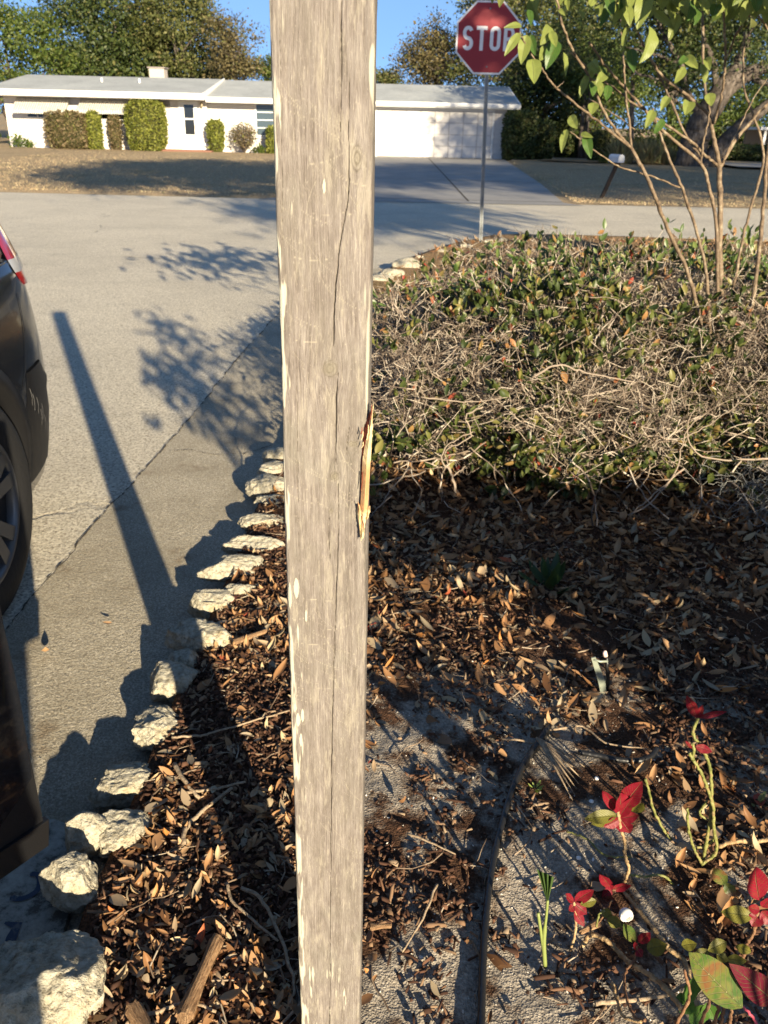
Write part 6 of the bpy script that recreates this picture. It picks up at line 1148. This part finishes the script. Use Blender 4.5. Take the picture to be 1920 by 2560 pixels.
cm = bpy.data.meshes.new('cut'); bmc.to_mesh(cm); bmc.free(); cut = bpy.data.objects.new('cut', cm); sc.collection.objects.link(cut)
md = body.modifiers.new('b', 'BOOLEAN'); md.object = cut; md.operation = 'DIFFERENCE'; md.solver = 'EXACT'; 
bpy.context.view_layer.update(); body.modifiers.clear() if False else None
# body verts are local to croot: move cutter along
bpy.context.view_layer.update(); dg = bpy.context.evaluated_depsgraph_get(); nm = bpy.data.meshes.new_from_object(body.evaluated_get(dg)); body.modifiers.clear(); body.data = nm; nm.name = 'body'; bpy.data.objects.remove(cut)
if not nm.materials: nm.materials.append(CPT)
gh = loft(lambda y: .995, ztop, np.concatenate([np.linspace(-.4, 1, 12), np.linspace(1.15, 2.5, 8), np.linspace(2.6, 3.0, 8)]), 8, 'windows', TGL)
rf = loft(lambda y: ztop(y)-.05, lambda y: ztop(y)+.012, np.linspace(.5, 2.75, 14), 3, 'roof', CPT, inset=-.006)
# arch cladding rings, bumper cladding
def archring(y, z, r0, r1, name):
    V = []; F = []; n_ = 28
    for k in range(n_+1):
        a = R(-28+236*k/n_)
        for r_, dx in ((r0, .004), (r1, .006), (r1, -.03), (r0, -.10)):
            yy = y+r_*math.cos(a); zz_ = z+r_*math.sin(a); V.append((CX+halfw(yy, max(.24, min(.98, zz_)))+dx, yy, zz_))
        if k:
            b = 4*k-4
            for j in range(4): F.append((b+j, b+(j+1) % 4, b+4+(j+1) % 4, b+4+j))
    m = MB(); m.add(V, F); m.build(name, TRM, croot, True)
archring(RWY, .36, .40, .46, 'arch_trim'); archring(FWY, .36, .40, .485, 'arch_trim')
# lower rear bumper trim band following the corner
# seams and fuel-like panel line between bumper and quarter panel
def surfline(pts, w_, name, mat, out=.002):
    V = []; F = []
    sp_ = smoothpts([(a, b, 0) for a, b in pts], 6)
    for i, q in enumerate(sp_):
        y, z = q[0], q[1]; a = sp_[max(i-1, 0)]; b = sp_[min(i+1, len(sp_)-1)]; d = Vector((b[0]-a[0], b[1]-a[1])).normalized(); 
        for s_ in (1, -1): yy, zz_ = y-d.y*w_/2*s_, z+d.x*w_/2*s_; V.append((CX+halfw(yy, zz_)+out, yy, zz_))
        if i: F.append((2*i-2, 2*i-1, 2*i+1, 2*i))
    m = MB(); m.add(V, F); return m.build(name, mat, croot, True)
surfline([(2.66, .62), (2.74, .70), (2.80, .80), (2.84, .90)], .006, 'panel_seam', TRM); surfline([(1.80, .70), (1.55, .8), (1.5, .98)], .006, 'panel_seam', TRM)
# scratches on the bumper trim, pale
SCR = T('scratched_plastic', .9, .1, (.30, .29, .27)).mat
for k in range(9): y = 2.70+.03*k+random.uniform(-.01, .01); z = .60-.025*k+random.uniform(-.03, .03); surfline([(y, z), (y+.01, z-.03), (y+.004, z-.06)], .003, 'scratch', SCR, .010)
# tail light: wraps round the corner
def patch(pts2, name, mat, out, parent=croot):
    """quad grid between left boundary and right boundary given as rows (z, y0, y1)"""
    V = []; F = []; nn2 = 8
    for (z, y0, y1) in pts2:
        for j in range(nn2+1): y = y0+(y1-y0)*j/nn2; V.append((CX+halfw(y, z)+out*(1 if 0 < j < nn2 else .1), y, z))
    for i in range(len(pts2)-1):
        for j in range(nn2): a = i*(nn2+1)+j; F.append((a, a+1, a+nn2+2, a+nn2+1))
    m = MB(); m.add(V, F); o_ = m.build(name, mat, parent, True); return o_
RL = T('red_lens', .08, .6, (.30, .01, .015)); RL.b.inputs['Coat Weight'].default_value = 1.0
patch([(1.22, 2.99, 3.10), (1.12, 2.93, 3.15), (1.04, 2.89, 3.18), (1.00, 2.88, 3.2)], 'tail_light', RL.mat, .012); patch([(1.00, 2.882, 3.2), (.975, 2.89, 3.21), (.955, 2.905, 3.215)], 'tail_light_clear', T('clear_lens', .15, .6, (.33, .34, .37)).mat, .013); patch([(.955, 2.905, 3.215), (.93, 2.93, 3.2), (.905, 2.97, 3.16)], 'tail_light', RL.mat, .012)
# bumper side reflector/parking sensor
m = MB(); m.tube([(CX+.80, 2.60, .60), (CX+.835, 2.62, .60)], .018, 10); m.build('wheel_well_clip', SCR, croot, True)
patch([(.66, 2.72, 2.90), (.56, 2.68, 3.10), (.44, 2.66, 3.28), (.34, 2.64, 3.30), (.27, 2.64, 3.30)], 'bumper_trim', TRM, .006)
# wheels
TIR = T('tyre_rubber', .75, .3, (.014, .014, .015)); TIR.bump(TIR.noise(TIR.co(), 60, 2), .002); ALY = T('alloy', .4, .5, (.16, .165, .175), .7); DKA = T('dark_alloy', .5, .4, (.03, .03, .032), .3)
def wheel(y, sgn):
    xo_ = CX+sgn*(CW-.0); V = []; F = []; prof = [(.235, 0.0), (.25, .006), (.30, .012), (.335, .004), (.355, -.012), (.36, -.03), (.36, -.19), (.34, -.21), (.25, -.215), (.235, -.20)]; n_ = 56
    for k in range(n_):
        a = 2*math.pi*k/n_
        for r_, dx in prof: V.append((xo_+sgn*dx, y+r_*math.cos(a), .36+r_*math.sin(a)))
    p_ = len(prof)
    for k in range(n_):
        for j in range(p_-1): F.append((k*p_+j, ((k+1) % n_)*p_+j, ((k+1) % n_)*p_+j+1, k*p_+j+1))
    m = MB(); m.add(V, F); ty = m.build('wheel', TIR.mat, croot, True)
    def sub(name, mb, mat, sm=True):
        o_ = mb.build(name, mat, croot, sm); o_.parent = ty; return o_
    m = MB(); m.tube([(xo_-sgn*.03, y, .36), (xo_-sgn*.2, y, .36)], [.232, .20], 40); sub('rim_barrel', m, DKA.mat)
    V = []; F = []
    for k in range(48):
        a = 2*math.pi*k/48
        for r_, dx in ((.238, .002), (.225, .006), (.215, -.01), (.215, -.05)): V.append((xo_+sgn*dx, y+r_*math.cos(a), .36+r_*math.sin(a)))
    for k in range(48):
        for j in range(3): F.append((k*4+j, ((k+1) % 48)*4+j, ((k+1) % 48)*4+j+1, k*4+j+1))
    m = MB(); m.add(V, F); sub('rim', m, ALY.mat)
    for k in range(5):
        a = 2*math.pi*k/5+.35; m = MB()
        for off_ in (-.13, .13):
            e1 = (math.cos(a), math.sin(a)); a2 = a+off_*1.6; e2 = (math.cos(a2), math.sin(a2)); w1, w2 = .020, .024
            def pt(e, r_, s_, dx): return (xo_+sgn*dx, y+e[0]*r_-e[1]*s_, .36+e[1]*r_+e[0]*s_)
            m.add([pt(e1, .04, -w1, -.008), pt(e1, .04, w1, -.008), pt(e2, .228, w2, .0), pt(e2, .228, -w2, .0), pt(e1, .04, -w1, -.05), pt(e1, .04, w1, -.05), pt(e2, .228, w2*1.1, -.04), pt(e2, .228, -w2*1.1, -.04)], [(0, 1, 2, 3), (7, 6, 5, 4), (0, 3, 7, 4), (1, 5, 6, 2), (2, 6, 7, 3), (0, 4, 5, 1)])
        sub('spoke', m, ALY.mat, False)
    m = MB(); m.tube([(xo_-sgn*.05, y, .36), (xo_-sgn*.002, y, .36), (xo_+sgn*.002, y, .36)], [.055, .052, .04], 20); sub('hub', m, ALY.mat)
for y, s_ in ((RWY, 1), (FWY, 1), (RWY, -1), (FWY, -1)): wheel(y, s_)
m = MB(); m.box((CX-.55, YF+.5, .2), (CX+.5, YR-.45, .5)); m.build('underbody', TRM, croot)
# the open door, and a dark panel in place of its opening
fe = Vector((-.560, 1.035, 0)); dn = Vector((-.58, -.81, 0)).normalized(); nrm = Vector((.81, -.58, 0)); hinge = fe+dn*1.12
def dpt(u_, z, out): return fe+dn*u_+Vector((0, 0, z))+nrm*out
V = []; F = []; nu, nzv = 12, 16
for i in range(nu+1):
    for j in range(nzv+1):
        u_ = 1.12*i/nu; z = .39+(1.0-.39)*j/nzv; out = .035-.05*((z-.66)/.36)**2-.012*(1 if i == 0 else 0); V.append(dpt(u_, z, out))
for i in range(nu):
    for j in range(nzv): a = i*(nzv+1)+j; F.append((a, a+1, a+nzv+2, a+nzv+1))
m = MB(); m.add(V, F); m.build('door_skin', CPT, croot, True)
m = MB(); m.prism([dpt(-.004, .34, -.09), dpt(-.004, 1.0, -.09), dpt(-.004, 1.0, .010), dpt(-.004, .39, .012), dpt(-.004, .34, .0)], dn*1.12); dcore = m.build('door_core', TRM, croot)
m = MB(); m.prism([dpt(-.012, .325, .0), dpt(-.012, .395, .018), dpt(-.012, .395, .004), dpt(-.012, .315, -.05)], dn*1.13); m.build('door_cladding', TRM, croot, bevel=.003)
m = MB(); m.prism([dpt(.05, 1.0, -.04), dpt(.42, 1.50, -.24), dpt(.48, 1.50, -.24), dpt(.12, 1.0, -.04)], nrm*-.03); m.prism([dpt(.42, 1.47, -.24), dpt(1.05, 1.50, -.24), dpt(1.05, 1.54, -.24), dpt(.42, 1.51, -.24)], nrm*-.03); m.build('door_window_frame', CPT, croot)
m = MB(); m.prism([dpt(.12, 1.0, -.055), dpt(.47, 1.48, -.255), dpt(1.05, 1.51, -.255), dpt(1.1, 1.0, -.055)], nrm*-.004); m.build('door_glass', TGL, croot)
m = MB(); m.tube([dpt(.14, .86, .025), dpt(.16, .86, .055), dpt(.30, .86, .055), dpt(.32, .86, .025)], .012, 8); m.build('door_handle', CPT, croot, True)
m = MB(); m.prism([(CX+CW+.001, hinge.y+.02, .40), (CX+CW+.001, 1.3, .40), (CX+CW-.02, 1.3, .97), (CX+CW-.02, hinge.y+.02, .97)], (.012, 0, 0)); m.build('opening_shade_panel', TRM, croot)  # flat dark panel standing in for the shaded recess of the doorway

# ================================================================== PHOTOGRAPHER (out of view; the shade at the lower left is theirs)
def person(x, y, rz):
    root = empty('person', (x, y, 0), 'person standing behind the camera, arms at the sides, in jeans and grey shirt', 'person')
    J = dict(pel=(0, 0, .93), ch=(0, 0, 1.25), nk=(0, 0, 1.45), hd=(0, .01, 1.60), tp=(0, 0, 1.72), ls=(-.17, 0, 1.40), le=(-.19, 0, 1.12), lw=(-.18, .04, .86), lh=(-.18, .06, .78), rs=(.16, 0, 1.40), re=(.16, .02, 1.12), rw=(.15, .06, .86), rh=(.15, .08, .78),
             lk=(-.09, .01, .50), la=(-.12, 0, .09), lt=(-.12, .15, .04), rk=(.09, .01, .50), ra=(.12, 0, .09), rt=(.12, .15, .04), lp=(-.10, 0, .88), rp=(.10, 0, .88))
    Rr = dict(pel=.155, ch=.17, nk=.06, hd=.095, tp=.06, ls=.07, le=.045, lw=.03, lh=.035, rs=.07, re=.045, rw=.03, rh=.035, lk=.085, la=.05, lt=.035, rk=.085, ra=.05, rt=.035, lp=.095, rp=.095)
    E_ = [('pel', 'ch'), ('ch', 'nk'), ('nk', 'hd'), ('hd', 'tp'), ('ch', 'ls'), ('ls', 'le'), ('le', 'lw'), ('lw', 'lh'), ('ch', 'rs'), ('rs', 're'), ('re', 'rw'), ('rw', 'rh'), ('pel', 'lp'), ('lp', 'lk'), ('lk', 'la'), ('la', 'lt'), ('pel', 'rp'), ('rp', 'rk'), ('rk', 'ra'), ('ra', 'rt')]
    names = list(J); me = bpy.data.meshes.new('person_body'); me.from_pydata([J[k] for k in names], [(names.index(a), names.index(b)) for a, b in E_], []); o_ = bpy.data.objects.new('body', me); sc.collection.objects.link(o_); o_.parent = root
    sk = o_.modifiers.new('s', 'SKIN'); 
    for i, k in enumerate(names): me.skin_vertices[0].data[i].radius = (Rr[k], Rr[k]*.8); me.skin_vertices[0].data[i].use_root = (k == 'pel')
    ss = o_.modifiers.new('u', 'SUBSURF'); ss.levels = ss.render_levels = 2
    t = T('clothes', .9, .1); z = t.xyz(t.co())[2]; a = t.mix(z.ss(.94, .96), (.05, .07, .12), (.22, .22, .23)); a = t.mix(z.ss(1.44, 1.46), a, (.45, .28, .2)); t.col(a); me.materials.append(t.mat); root.rotation_euler = (0, 0, rz); return root
person(-.125, -.42, .0)
